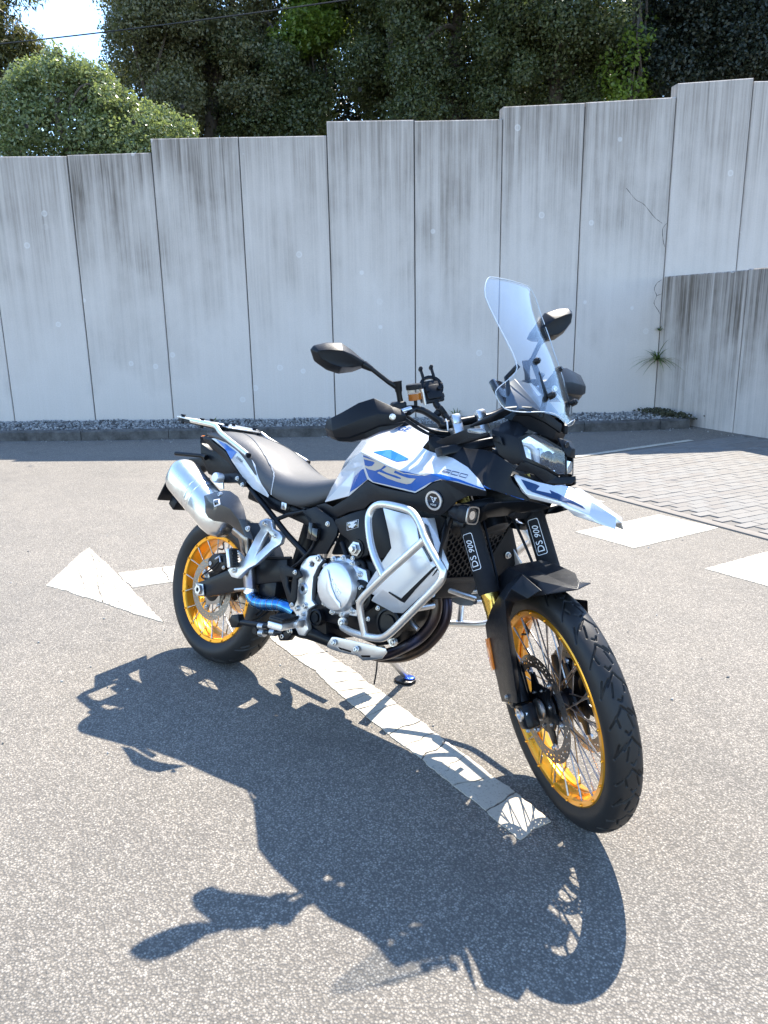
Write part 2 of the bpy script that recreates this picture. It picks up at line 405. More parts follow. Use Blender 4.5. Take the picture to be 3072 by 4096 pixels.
def text_mesh(txt, o, xd, yd, size, shear=0, depth=.0006, align='LEFT'):
    """flat print of real letters: O origin, XD/YD the reading and up directions"""
    cu = bpy.data.curves.new('t', 'FONT'); cu.body = txt; cu.size = size; cu.shear = shear; cu.extrude = depth; cu.align_x = align; cu.resolution_u = 3
    ob = bpy.data.objects.new('t', cu); COL.objects.link(ob)
    me = bpy.data.meshes.new_from_object(ob.evaluated_get(bpy.context.evaluated_depsgraph_get())); bpy.data.objects.remove(ob)
    X = Vector(xd).normalized(); Z = X.cross(Vector(yd)).normalized(); Y = Z.cross(X)
    M4 = Matrix((X, Y, Z)).transposed().to_4x4(); M4.translation = Vector(o); me.transform(M4); return me

# ---------------------------------------------------------------- ground, markings, wall, trees
def sheet(name, pts, z, mat, parent=None):
    o = link(name, mesh([(x, y, z) for x, y in pts], [tuple(range(len(pts)))]), parent, mat); return o
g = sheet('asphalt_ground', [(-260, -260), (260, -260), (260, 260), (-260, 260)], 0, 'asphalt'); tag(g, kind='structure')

def rough_edge(poly, step=.012, amp=.004, seed=0):
    r = random.Random(seed); out = []
    for i in range(len(poly)):
        a, b = Vector(poly[i][:2]), Vector(poly[(i+1) % len(poly)][:2]); d = b-a; L = d.length; nrm = Vector((-d.y, d.x))/max(L, 1e-6)
        n = max(1, int(L/step)); w = 0
        for k in range(n):
            w = w*.6+r.uniform(-amp, amp)*(k > 0)
            out.append(a+d*k/n+nrm*w)
    return out
def paint_piece(poly, parent, name='paint_piece', z=.0035, seed=0, amp=.004):
    p = rough_edge(poly, .014, amp, seed)
    bm = bmesh.new(); vs = [bm.verts.new((q.x, q.y, z)) for q in p]; f = bm.faces.new(vs)
    g_ = bmesh.ops.extrude_face_region(bm, geom=[f]); bmesh.ops.translate(bm, verts=[v for v in g_['geom'] if isinstance(v, bmesh.types.BMVert)], vec=(0, 0, -.0031))
    bmesh.ops.recalc_face_normals(bm, faces=bm.faces); bmesh.ops.triangulate(bm, faces=[q for q in bm.faces if len(q.verts) > 4], ngon_method='EAR_CLIP')
    return link(name, bm_mesh(bm), parent, 'road_paint')
def cut_strip(left, right, parent, seed, gap=.004, n_mid=3, amp=.003):
    """a painted band broken by cracks: LEFT[i] to RIGHT[i] are the two ends of crack i"""
    r = random.Random(seed); cr = []
    for a, b in zip(left, right):
        a, b = Vector(a[:2]), Vector(b[:2]); c = [a]
        for k in range(1, n_mid+1):
            d = b-a; nn = Vector((-d.y, d.x)).normalized(); c.append(a+d*k/(n_mid+1)+nn*r.uniform(-.012, .012))
        cr.append(c+[b])
    for i in range(len(cr)-1):
        d0 = (Vector(left[i+1][:2])-Vector(left[i][:2])).normalized()
        g0 = gap*r.uniform(.25, 1.1) if i else 0; g1 = gap*r.uniform(.25, 1.1) if i < len(cr)-2 else 0
        poly = [p+d0*g0 for p in cr[i]]+[p-d0*g1 for p in reversed(cr[i+1])]
        paint_piece(poly, parent, seed=seed*31+i, amp=amp)
# band under the machine
ln = tag(empty('painted_line'), 'cracked cream painted line running under the motorcycle to its front wheel', 'road marking')
L_ = [(-0.2642,0.3717,0),(0.0015,0.3058,0),(0.2225,0.2424,0),(0.299,0.2245,0),(0.4075,0.2084,0),(0.5179,0.1603,0),(0.6063,0.1332,0),(0.6855,0.1094,0),(0.7704,0.0831,0),(0.8313,0.0629,0),(0.9787,0.0221,0),(1.074,-0.0024,0)]+[(1.163,-0.0226,0),(1.262,-0.0571,0),(1.329,-0.0758,0),(1.48,-0.1143,0),(1.625,-0.1612,0)]
R_ = [(-0.2047,0.5545,0),(0.0901,0.4372,0),(0.312,0.3611,0),(0.4309,0.3331,0),(0.5559,0.3036,0),(0.633,0.2721,0),(0.7062,0.2528,0),(0.7521,0.2418,0),(0.8078,0.2284,0),(0.8599,0.2045,0),(1.006,0.1662,0),(1.097,0.1356,0)]+[(1.154,0.1172,0),(1.26,0.0894,0),(1.399,0.0444,0),(1.497,0.0189,0),(1.651,-0.0346,0)]
R_.insert(12, ((Vector(R_[11])+Vector(R_[12]))/2)[:]) if len(R_) < len(L_) else None
k_ = min(len(L_), len(R_)); cut_strip(L_[:k_], R_[:k_], ln, 3, .0038)
# arrow on the left
ar = tag(empty('painted_arrow'), 'cream painted direction arrow on asphalt behind the rear wheel', 'road marking')
A_ = [(-1.557,-0.0221,0),(-1.727,0.1475,0),(-1.952,0.3633,0),(-2.076,0.5113,0),(-1.844,0.4485,0),(-1.655,0.4043,0),(-1.41,0.3376,0),(-1.159,0.2693,0),(-0.9605,0.2092,0),(-0.7611,0.1552,0),(-0.5595,0.0978,0),(-0.7424,0.0701,0),(-0.894,0.0596,0),(-1.049,0.0465,0),(-1.208,0.0229,0),(-1.394,0.0089,0)]
hl = [A_[0], A_[1], A_[2], A_[3]]; 
def between(a, b, t): return tuple(a[i]+(b[i]-a[i])*t for i in range(3))
cut_strip([A_[0], A_[1], A_[2], A_[3]], [A_[0], A_[14], A_[12], A_[11]][:1]+[A_[15], A_[14], A_[13]], ar, 5, .003)
cut_strip([A_[3], A_[4], A_[5], A_[7], A_[8], A_[9], A_[10]], [A_[13], between(A_[13], A_[12], .4), A_[12], between(A_[12], A_[11], .5), A_[11], between(A_[11], A_[10], .45), between(A_[11], A_[10], .98)], ar, 6, .003)
cut_strip([(-1.438,0.3562,0),(-1.324,0.5837,0),(-1.274,0.6742,0),(-1.098,1.023,0)], [(-1.139,0.2705,0),(-1.051,0.4574,-0),(-0.9865,0.563,0),(-0.8109,0.8959,0)], ar, 7, .004)
# saw-tooth blocks by the paving edge
B_ = [(0.2372,2.815,0),(0.7098,2.695,0),(0.9614,3.51,0),(0.4969,3.623,0)]
C_ = [(1.192,2.559,0),(1.561,2.455,-0),(1.364,3.184,0)]
u_ = [Vector(C_[0])-Vector(B_[0])]
def tooth(off, label, seed):
    t = tag(empty('painted_block'), label, 'road marking', 'painted blocks along the paving edge')
    q = [Vector(p)+off for p in B_]; a, b, c, d = q
    m0, m1 = a.lerp(d, .52), b.lerp(c, .60); n0 = a.lerp(b, .5); n1 = m0.lerp(m1, .5)
    for k, pl in enumerate(([a, b, m1, n1, m0], [m0, n1, m1, m1.lerp(c, .5), c, d])):
        cc = sum(pl, Vector())/len(pl); paint_piece([cc+(p-cc)*.994 for p in pl], t, seed=seed+k, amp=.0025)
tooth(Vector(), 'cream painted block under the tip of the silver beak', 40)
tooth(u_[0], 'cream painted block at the edge of the photo beside the front wheel', 42)
tooth(-u_[0], 'cream painted block seen between beak and left fork leg', 44)

# paving at the right
pv = tag(empty('paving'), kind='structure')
E0, E1 = Vector((.0, 3.90, 0)), Vector((1.4, 3.36, 0)); ED = (E1-E0).normalized(); EN = Vector((-ED.y, ED.x, 0))
LD = Vector((math.cos(R(73)), math.sin(R(73)), 0)); LP = Vector((-1.139, 5.468, 0)); LN = Vector((LD.y, -LD.x, 0))
far = [LP+LD*-1.4, E0+ED*-1.45, E0+ED*9, E0+ED*9+LD*5, LP+LD*5]
sheet('sand_bed', [(p.x, p.y) for p in far[1:]], .003, 'paving_sand', pv)
ew = .085
q = [E0-ED*1.5, E0+ED*9, E0+ED*9+EN*ew, E0-ED*1.5+EN*ew]
link('edging', plate([(p.x, p.y, .011) for p in q], (0, 0, -.05), .003), pv, 'kerb_light')
bl, bw, gp = .178, .092, .0042
bd = Vector((math.cos(R(70)), math.sin(R(70)), 0)); bn = Vector((bd.y, -bd.x, 0))
bmesh_ = bevelled(box((0, 0, -.012), (bl-gp, bw-gp, .045), None, 0), .003, 1); bmesh_.materials.append(MAT['paver_concrete'])
cand = []
for i in range(-30, 60):
    for j in range(-10, 40):
        p = E0+bn*(i*bw)+bd*(j*bl+(i % 2)*bl/2)
        if (p-E0).dot(EN) < ew+.055 or (p-LP).dot(LN) < .12: continue
        s_ = -.6098*p.x+.7926*p.y
        if p.x > 3.2 or s_ > 7.0: continue
        if (p-Vector((-1.712, 8.926, 0))).dot(Vector((-.484, -.875, 0))) < .12: continue
        dv = p-Vector((CAM[0], CAM[1], 0)); q = cam.matrix_world.inverted() @ p
        if q.z > -.5 or abs(q.x/-q.z) > .56: continue
        cand.append((dv.length, p))
cand.sort(key=lambda t: t[0])
rb = Matrix.Rotation(R(70), 3, 'Z')
rest = bmesh.new()
for k, (dd, p) in enumerate(cand):
    tl = Matrix.Rotation(random.uniform(-.008, .008), 4, 'X') @ Matrix.Rotation(random.uniform(-.008, .008), 4, 'Y') @ Matrix.Rotation(random.uniform(-.012, .012), 4, 'Z')
    M4 = Matrix.Translation(p+Vector((random.uniform(-.001, .001), random.uniform(-.001, .001), random.uniform(-.001, .002)))) @ rb.to_4x4() @ tl
    if k < 300:
        o = bpy.data.objects.new('paver', bmesh_); COL.objects.link(o); o.parent = pv; o.matrix_local = M4
    else:
        n0 = len(rest.verts); rest.from_mesh(bmesh_); rest.verts.ensure_lookup_table(); bmesh.ops.transform(rest, matrix=M4, verts=rest.verts[n0:])
o = link('far_pavers', bm_mesh(rest), pv, 'paver_concrete'); o['kind'] = 'stuff'
bay = tag(empty('bay_line'), 'faded pale line on the shaded ground by the wall corner', 'road marking')
pq = [LP-LD*.25+LN*-.05, LP-LD*.25+LN*.03, LP+LD*1.9+LN*.03, LP+LD*1.9-LN*.05]
paint_piece(pq, bay, seed=90, z=.0068)

# retaining wall of precast panels
WA = [(-9.55, 2.06), (-8.62, 2.83), (-7.743, 3.60), (-6.80, 4.28), (-5.88, 5.00), (-4.98, 5.72), (-4.10, 6.43), (-3.213, 7.13)]
WB_ = [(-3.213, 7.13), (-2.523, 7.99), (-1.712, 8.926), (-1.02, 9.74), (-.30, 10.6)]
WA = [(-9.55-.93*k, 2.06-.77*k) for k in range(5, 0, -1)]+WA; WB_ = WB_+[(-.30+.72*k, 10.6+.86*k) for k in range(1, 8)]
wall = tag(empty('concrete_wall', (-5, 5.6, 0)), 'tall grey concrete retaining wall of stepped panels streaked with dark stains', 'wall')
def wall_panel(a, b, z0, z1, parent, thick=.18, slope=0., name='wall_panel', away=None, cmat='streaked_concrete'):
    a, b = Vector((*a, 0)), Vector((*b, 0)); d = b-a; L = d.length; d.normalize(); n = Vector((-d.y, d.x, 0))
    if away is not None and n.dot(away) < 0: n = -n
    H = z1-z0; gp = .007; c = .012
    bm = bmesh.new()
    xs = [-L/2+gp, L/2-gp]
    pr = [(0, -H), (0, -c), (c, 0), (thick-c, 0), (thick, -c), (thick, -H)]
    ring = []
    for k, x in enumerate(xs):
        ring.append([bm.verts.new((x, y, z+(slope*(1 if k else -1)/2 if z > -H+1e-6 else 0))) for y, z in pr])
    n_ = len(pr)
    for i in range(n_): bm.faces.new((ring[0][i], ring[1][i], ring[1][(i+1) % n_], ring[0][(i+1) % n_]))
    bm.faces.new(ring[0]); bm.faces.new(ring[1]); bmesh.ops.recalc_face_normals(bm, faces=bm.faces)
    e = [e for e in bm.edges if abs(e.verts[0].co.z-e.verts[1].co.z) > H*.8]; bmesh.ops.bevel(bm, geom=e, offset=.008, segments=1, affect='EDGES')
    o = link(name, bm_mesh(bm), parent, cmat); mid = (a+b)/2
    M3 = Matrix((d, n, Vector((0, 0, 1)))).transposed(); M4 = M3.to_4x4(); M4.translation = Vector((mid.x, mid.y, z1))
    o.parent = parent; o.matrix_local = Matrix.Translation(-parent.location) @ M4
    # joint strip behind the gap
    jb = box((L/2, thick*.5, -H/2), (.05, thick*.7, H-.01), None, 0); j = link('joint_sealant', jb, o, 'sealant')
    return o
away = Vector((-.61, .79, 0))
tops = [3.48, 3.48, 3.48, 3.625, 3.625, 3.625, 3.64, 3.64, 3.795, 3.78, 3.935, 3.91]
for i in range(len(WA)-1):
    tz = tops[i]
    p = wall_panel(WA[i], WA[i+1], -.3, tz, wall, slope=-.012, away=away)
topsB = [4.085, 4.17, 4.42, 4.45]+[4.5]*8; slB = [.075, .085, .09, .05]+[0]*8
for i in range(len(WB_)-1):
    wall_panel(WB_[i], WB_[i+1], -.3, topsB[i], wall, slope=slB[i], away=away)
low = tag(empty('low_concrete_wall', (-.4, 8.2, 0)), 'lower concrete wall meeting the tall wall at the corner, dark stained along its top', 'wall')
D0 = Vector((-1.712, 8.926)); DD = Vector((1.301, -.719)).normalized(); dl = 1.4867
for k in range(8):
    a = D0+DD*(dl*k+.0); b = D0+DD*(dl*(k+1))
    wall_panel(a[:], b[:], -.3, 1.965, low, slope=-.01, away=Vector((.48, .88, 0)), cmat='dark_concrete')
# weep holes near the foot of the panels
def weep(par, x, z):
    o = link('weep_hole', lathe([(.020, -.003), (.026, -.003), (.026, .01), (.020, .01), (.019, .002), (.0, .002)], (x, -.0005, z), (0, -1, 0), 16), par, 'hole_dark'); return o
ws = [c for c in wall.children]
for i, x, z in ((5, .25, .36), (6, .10, .36), (8, -.12, .37), (10, -.12, .36), (14, .05, 2.02)):
    if i < len(ws):
        weep(ws[i], x, -(ws[i].matrix_local.translation.z)+z)
weep(ws[7], .38, -(ws[7].matrix_local.translation.z)+.36)

# kerb and gravel strip at the foot of the wall
KB = [Vector((-9.9, .25)), Vector((-7.637, 2.205)), Vector((-6.786, 2.878)), Vector((-5.604, 3.927)), Vector((-4.0, 5.36)), Vector((-2.45, 6.75)), Vector((-1.55, 7.62)), Vector((-.97, 8.30))]
kerb = tag(empty('kerb'), kind='structure')
kp = curve_pts([(p.x, p.y, 0) for p in KB], 4)
acc = 0; cut = [0]
for i in range(1, len(kp)):
    acc += (kp[i]-kp[i-1]).length
    if acc > .9: cut.append(i); acc = 0
cut.append(len(kp)-1)
for a_, b_ in zip(cut[:-1], cut[1:]):
    if b_ <= a_: continue
    secs = []
    for i in range(a_, b_+1):
        d = (kp[min(i+1, len(kp)-1)]-kp[max(i-1, 0)]).normalized(); n = Vector((-d.y, d.x, 0)); p = kp[i]+(d*.004 if i == a_ else -d*.004 if i == b_ else Vector())
        secs.append([p+n*x+Vector((0, 0, z)) for x, z in ((0, -.1), (.004, .108), (.02, .125), (.13, .127), (.135, -.1))])
    link('kerb_stone', loft(secs, True, True, 0, 30), kerb, 'kerb_concrete')
bedv = []
bed = [kp[i]+Vector((-(kp[min(i+1, len(kp)-1)]-kp[max(i-1, 0)]).normalized().y, (kp[min(i+1, len(kp)-1)]-kp[max(i-1, 0)]).normalized().x, 0))*.13 for i in range(len(kp))]
wl = [Vector((-9.9, 1.75, 0))]+[Vector((x, y, 0)) for x, y in WA[6:]]+[Vector((-2.523, 7.99, 0)), Vector((-1.712, 8.926, 0)), Vector((-.97, 8.52, 0))]
wl = curve_pts(wl, 4)
def resample(P, n):
    L = [0]
    for i in range(1, len(P)): L.append(L[-1]+(P[i]-P[i-1]).length)
    return [Vector([np.interp(t*L[-1]/(n-1), L, [p[k] for p in P]) for k in range(3)]) for t in range(n)]
ra, rb_ = resample(bed, 60), resample(wl, 60)
V = [(p.x, p.y, .105) for p in ra]+[(p.x, p.y, .115) for p in rb_]
bd_ = link('gravel_bed', mesh(V, [(i, i+1, 61+i, 60+i) for i in range(59)]), None, 'kerb_concrete'); tag(bd_, kind='structure')
ico = bmesh.new(); bmesh.ops.create_icosphere(ico, subdivisions=1, radius=1); iv = np.array([v.co[:] for v in ico.verts]); ifc = np.array([[v.index for v in f.verts] for f in ico.faces]); ico.free()
def stones(n, pos, smin, smax):
    V = np.empty((n*len(iv), 3)); F = np.empty((n*len(ifc), 3), int)
    for k in range(n):
        sc = rng.uniform(smin, smax)*rng.uniform(.6, 1.25, 3); A = rng.normal(size=(3, 3)); Q, _ = np.linalg.qr(A)
        V[k*len(iv):(k+1)*len(iv)] = ((iv+rng.normal(0, .12, iv.shape))*sc) @ Q.T+pos(k); F[k*len(ifc):(k+1)*len(ifc)] = ifc+k*len(iv)
    me = bpy.data.meshes.new('m'); me.vertices.add(len(V)); me.vertices.foreach_set('co', V.ravel()); me.loops.add(F.size); me.loops.foreach_set('vertex_index', F.ravel())
    me.polygons.add(len(F)); me.polygons.foreach_set('loop_start', np.arange(0, F.size, 3)); me.polygons.foreach_set('loop_total', np.full(len(F), 3)); me.update(); return me
def gpos(k):
    t = rng.uniform(0, 58.99); i = int(t); u = rng.uniform(.0, .98); a = ra[i].lerp(ra[i+1], t-i); b = rb_[i].lerp(rb_[i+1], t-i); p = a.lerp(b, u)
    return np.array((p.x, p.y, .112+.012*rng.random()+.02*max(0, u-.7)+.006*math.sin(t*1.3)))
tag(link('gravel', stones(7000, gpos, .009, .021), None, 'gravel'), 'loose grey gravel filling the strip between kerb and wall', 'gravel', kind='stuff')
def dpos(k):
    if k < 60:
        t = rng.uniform(0, .9); p = Vector((-.97, 8.30))+DD*t*1.6; return np.array((p.x+rng.normal(0, .03), p.y-.02+rng.normal(0, .04), .004))
    i = int(rng.uniform(0, len(kp)-1)); return np.array((kp[i].x+rng.normal(.05, .1), kp[i].y-abs(rng.normal(.0, .06)), .003))
tag(link('kerbside_grit', stones(220, dpos, .004, .011), None, 'gravel'), 'scattered grit lying along the foot of the kerb', 'grit', kind='stuff')

def fpos(k):
    a = rng.uniform(-2.6, 3.2); b = rng.uniform(-1.2, 4.6); return np.array((a, b, .002))
tag(link('loose_chippings', stones(160, fpos, .0025, .0065), None, 'gravel'), 'loose stone chippings scattered over the sunlit asphalt', 'chippings', kind='stuff')
# terrain held by the wall
hp = [(-14.3, -1.75), (-9.7, 2.2), (-3.35, 7.32), (-1.85, 9.15), (4.6, 16.9), (40, 70), (60, 120), (-160, 120), (-60, -30)]; nh = len(hp)
bank = link('hillside', mesh([(x, y, 3.05) for x, y in hp]+[(x, y, -.2) for x, y in hp], [tuple(range(nh))]+[(k, nh+k, nh+(k+1) % nh, (k+1) % nh) for k in range(nh)]), None, 'soil'); tag(bank, kind='structure')

# vegetation
def leaf_cloud(clumps, n, size, droop=0., spread=.55, aspect=.55):
    """N leaf blades scattered through ellipsoid clumps (centre, radii)"""
    C = np.array([c for c, r in clumps]); Rr = np.array([r for c, r in clumps]); w = (Rr.prod(1))**(2/3); w /= w.sum()
    idx = rng.choice(len(C), n, p=w); d = rng.normal(size=(n, 3)); d /= np.linalg.norm(d, axis=1)[:, None]
    rad = 1-rng.random(n)**1.6*spread; rad *= 1+.10*rng.normal(size=n)
    P = C[idx]+d*Rr[idx]*rad[:, None]
    nrm = d*.6+rng.normal(size=(n, 3))*.7+np.array((0, 0, .45)); nrm /= np.linalg.norm(nrm, axis=1)[:, None]
    t = rng.normal(size=(n, 3)); t[:, 2] -= droop; t -= (t*nrm).sum(1)[:, None]*nrm; t /= np.linalg.norm(t, axis=1)[:, None]; b = np.cross(nrm, t)
    s_ = (size*rng.uniform(.6, 1.4, n))[:, None]
    V = np.stack([P-t*s_, P+b*s_*aspect-t*s_*.1, P+t*s_+nrm*s_*.2, P-b*s_*aspect-t*s_*.1], 1).reshape(-1, 3)
    return V
def quads(V):
    n = len(V)//4; me = bpy.data.meshes.new('m'); me.vertices.add(len(V)); me.vertices.foreach_set('co', V.ravel().astype(np.float32)); me.loops.add(len(V)); me.loops.foreach_set('vertex_index', np.arange(len(V), dtype=np.int32))
    me.polygons.add(n); me.polygons.foreach_set('loop_start', np.arange(0, len(V), 4, dtype=np.int32)); me.polygons.foreach_set('loop_total', np.full(n, 4, dtype=np.int32)); me.update(); return me
def tree(name, label, cat, base, height, clumps, n, size, leaf, trunk_r=.16, limbs=6, group=None, droop=0., aspect=.55, spread=.55):
    t = tag(empty(name, base), label, cat, group); B0 = Vector(base)
    cl = [((c[0]-base[0], c[1]-base[1], c[2]-base[2]), r) for c, r in clumps]
    o = link('crown', quads(leaf_cloud(cl, n, size, droop, spread, aspect)), t, leaf)
    mes = []; h = height
    bend = [Vector((0, 0, -.1)), Vector((random.uniform(-.1, .1), random.uniform(-.1, .1), h*.35)), Vector((random.uniform(-.25, .25), random.uniform(-.2, .2), h*.7)), Vector((random.uniform(-.3, .3), random.uniform(-.3, .3), h*.95))]
    tp = curve_pts(bend, 6); mes.append(tube(tp, [trunk_r*1.25, trunk_r, trunk_r*.6, .02], 9))
    for k in range(limbs):
        c = Vector(cl[random.randrange(len(cl))][0]); s0 = tp[int(len(tp)*random.uniform(.25, .8))]; mid = s0.lerp(c, .5)+Vector((random.uniform(-.2, .2), random.uniform(-.2, .2), random.uniform(-.05, .35)))
        mes.append(tube(curve_pts([s0, mid, c], 5), [trunk_r*.38, trunk_r*.25, .012], 6))
    link('trunk', merge(*mes), t, 'bark'); return t
WNRM = Vector((-.6097, .7926, 0)); WDIR = Vector((.7926, .6097, 0)); CW = Vector(CAM)
def at(px, py, s_):
    """the point at distance S_ behind the wall line that stands over a picture direction (px, py in 1659ths)"""
    d = Vector(((px*1.85172-1536)/(LENS*4096/36), -(py*1.85172-2048)/(LENS*4096/36), -1)); d = Matrix(CAMM) @ d
    t = (s_-CW.dot(WNRM))/d.dot(WNRM); return CW+d*t
def crown(cx, top, bot, width, s_, n, depth=1.6, rr=(.5, .95), seed=1, sag=.25):
    """clumps filling a crown about CX px, from TOP to BOT px, WIDTH px wide"""
    r = random.Random(seed); out = []
    sc = (at(cx+50, 100, s_)-at(cx-50, 100, s_)).length/100
    for k in range(n):
        v = r.random(); hw = width/2*math.sqrt(max(.05, 1-(2*abs(v-.45))**2.2)) if sag else width/2
        x = cx+r.uniform(-1, 1)*hw*.9; y = bot+(top-bot)*v
        p = at(x, y, s_+r.uniform(-1, 1)*depth*.5); q = r.uniform(*rr); out.append((tuple(p), (q*r.uniform(.8, 1.2), q*r.uniform(.8, 1.2), q*r.uniform(.6, .95))))
    return out
def base_of(cx, s_):
    p = at(cx, 300, s_); return (p.x, p.y, 3.05)
# big shrub at the left above the wall
sh = []
for x, y, q in ((20, 225, .62), (95, 200, .6), (150, 178, .6), (190, 200, .62), (240, 225, .6), (290, 250, .58), (335, 270, .46), (375, 285, .35), (410, 296, .25), (60, 280, .75), (150, 280, .8), (240, 300, .7), (-40, 230, .7), (-90, 260, .7), (20, 320, .7), (120, 340, .7), (220, 340, .7), (310, 330, .55), (125, 150, .35), (70, 165, .4), (175, 160, .33), (225, 192, .4)):
    for _ in range(4):
        p = at(x+random.gauss(0, 22*q/.6), y+random.gauss(4, 22*q/.6), 9.0+random.uniform(-.3, .5)); sh.append((tuple(p), (q*.52, q*.5, q*.45)))
for k in range(46):
    t = random.random(); x = -20+440*t; y = np.interp(x, [-20, 60, 130, 200, 260, 330, 430], [205, 150, 112, 165, 195, 240, 290])+random.uniform(-2, 16); p = at(x, y, 9.0+random.uniform(-.2, .3)); q = random.uniform(.07, .2); sh.append((tuple(p), (q*.7, q*.7, q*1.2)))
tree('flowering_shrub', 'broad leafy shrub glinting in the sun over the left end of the wall', 'shrub', base_of(150, 9.0), 2.0, sh, 52000, .026, 'leaf_bush', .06, 20, None, 0, .6, .42)
tree('drooping_conifer', 'yellow-green conifer with drooping sprays in the top left corner', 'tree', base_of(20, 13.5), 6.5, crown(-25, -120, 150, 170, 13.5, 26, 1.6, (.35, .65), 3, 0)+crown(35, 70, 150, 110, 13.5, 8, 1, (.25, .4), 4, 0), 22000, .06, 'leaf_conifer', .16, 10, None, 1.6, .28)
T_ = [('oak_tree', 'grey-green tree beside the gap of sky, standing behind the flowering shrub', 335, -110, 200, 190, 12.2, 34, 'leaf_oak', 42000, .042, 11),
      ('oak_tree', 'shaded oak above the second step of the wall', 460, -120, 270, 260, 12.8, 44, 'leaf_oak', 46000, .044, 12),
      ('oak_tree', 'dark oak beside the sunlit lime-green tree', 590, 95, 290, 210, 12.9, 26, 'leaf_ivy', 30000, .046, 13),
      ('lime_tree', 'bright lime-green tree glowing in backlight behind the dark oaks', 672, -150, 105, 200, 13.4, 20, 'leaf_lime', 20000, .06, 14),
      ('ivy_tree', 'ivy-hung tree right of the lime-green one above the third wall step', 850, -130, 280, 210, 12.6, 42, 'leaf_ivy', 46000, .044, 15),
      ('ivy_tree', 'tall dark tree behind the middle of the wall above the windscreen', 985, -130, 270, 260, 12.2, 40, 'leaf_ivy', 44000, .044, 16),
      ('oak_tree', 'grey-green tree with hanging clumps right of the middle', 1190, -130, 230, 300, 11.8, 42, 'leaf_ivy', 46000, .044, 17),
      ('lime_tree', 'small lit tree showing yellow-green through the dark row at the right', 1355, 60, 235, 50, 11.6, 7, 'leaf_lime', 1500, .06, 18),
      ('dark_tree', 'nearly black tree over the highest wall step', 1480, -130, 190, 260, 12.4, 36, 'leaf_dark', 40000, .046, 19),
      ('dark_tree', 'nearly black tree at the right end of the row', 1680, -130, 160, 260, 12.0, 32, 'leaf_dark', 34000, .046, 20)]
for nm, lb, cx, tp_, bt, wd, s_, nc, lf, n, sz, sd in T_:
    tree(nm, lb, 'tree', base_of(cx, s_), 5.2, crown(cx, tp_, bt, wd, s_, int(nc*1.9), 2.0, (.22, .56), sd, 0), int(n*1.55), sz*.66, lf, .08 if lf == 'leaf_lime' else .15, 14, 'trees behind the wall', 0, .6, .5)
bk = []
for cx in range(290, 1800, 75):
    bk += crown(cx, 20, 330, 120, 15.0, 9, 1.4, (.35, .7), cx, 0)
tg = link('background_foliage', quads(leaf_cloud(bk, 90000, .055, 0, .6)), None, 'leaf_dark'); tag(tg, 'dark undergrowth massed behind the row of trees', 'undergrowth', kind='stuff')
# overhead cable
ca, cb = at(-900, 172, 10.5), at(1500, -118, 10.5)
cp = []
for k in range(41):
    t = k/40; p = ca.lerp(cb, t); p.z -= .22*math.sin(math.pi*t); cp.append(p)
tag(link('overhead_cable', tube(cp, .011, 8), None, 'cable_black'), 'thin black cable strung across the trees at the top left', 'cable')
# hairline cracks beside the wall corner, soil washed into it
def wall_pt(u, z):      # u metres from the corner along the second bay, on its face
    a, b = Vector((-1.712, 8.926, 0)), Vector((-2.523, 7.99, 0)); d = (b-a).normalized(); n = Vector((-d.y, d.x, 0))
    if n.dot(Vector((.6, -.8, 0))) < 0: n = -n
    return a+d*u+n*.0012+Vector((0, 0, z))
def thin(path, w):
    V, F = [], []
    for i, p in enumerate(path):
        q = (path[min(i+1, len(path)-1)]-path[max(i-1, 0)]).normalized(); s_ = q.cross(Vector((.64, -.77, 0))).normalized()*w*random.uniform(.4, 1.2); V += [p-s_, p+s_]
        if i: F.append((2*i-2, 2*i-1, 2*i+1, 2*i))
    return mesh(V, F)
for pth in ([(.03, 1.93), (.10, 1.88), (.13, 1.80), (.09, 1.72), (.12, 1.62), (.05, 1.52), (.02, 1.47)], [(.02, 1.74), (.09, 1.72)], [(.02, 2.66), (.07, 2.58), (.05, 2.44), (.02, 2.36)], [(.62, 3.1), (.48, 2.96), (.36, 2.90), (.20, 2.74), (.08, 2.66)]):
    o = link('crack', thin(curve_pts([wall_pt(u, z) for u, z in pth], 4), .0035), wall, 'sealant'); o.matrix_local = Matrix.Translation(-wall.location)
def spos(k):
    t = abs(rng.normal(0, .22)); q = Vector((-1.68, 8.80, 0))+Vector((.65, -.45, 0))*rng.random()*.9; return np.array((q.x+rng.normal(0, .1), q.y-abs(rng.normal(0, .12)), .115+rng.random()*.02+max(0, .07-.2*t)))
tag(link('corner_litter', stones(420, spos, .006, .020), None, 'soil'), 'dark soil and leaf litter heaped in the wall corner', 'litter', kind='stuff')
# weeds
def tuft(name, label, at_, n, length, spread, seed, up=.5, dirv=(0, 0, 0)):
    r = random.Random(seed); V, F = [], []
    for k in range(n):
        d = Vector((r.gauss(0, spread), r.gauss(0, spread), up+r.gauss(0, .3)))+Vector(dirv); d.normalize(); L = length*r.uniform(.45, 1.1); w = .0085*r.uniform(.7, 1.2)
        sd = d.cross(Vector((0, 0, 1))).normalized() if abs(d.z) < .99 else Vector((1, 0, 0)); p = Vector((r.gauss(0, .012), r.gauss(0, .012), r.gauss(0, .01))); b0 = len(V)
        for j in range(6):
            t = j/5; c = p+d*L*t+Vector((0, 0, -.38*L*t*t)); ww = w*(1-t**1.5)+.0006; V += [c-sd*ww, c+sd*ww]
            if j: F.append((b0+2*j-2, b0+2*j-1, b0+2*j+1, b0+2*j))
    o = link(name, mesh(V, F, True), None, 'grass_blade'); o.location = at_; tag(o, label, 'weed'); return o
cw = Vector((-1.70, 8.86, .86))
tuft('grass_tuft', 'green grass tuft growing out of the joint at the wall corner', cw, 70, .52, .75, 5, .35, (.05, -.35, 0))
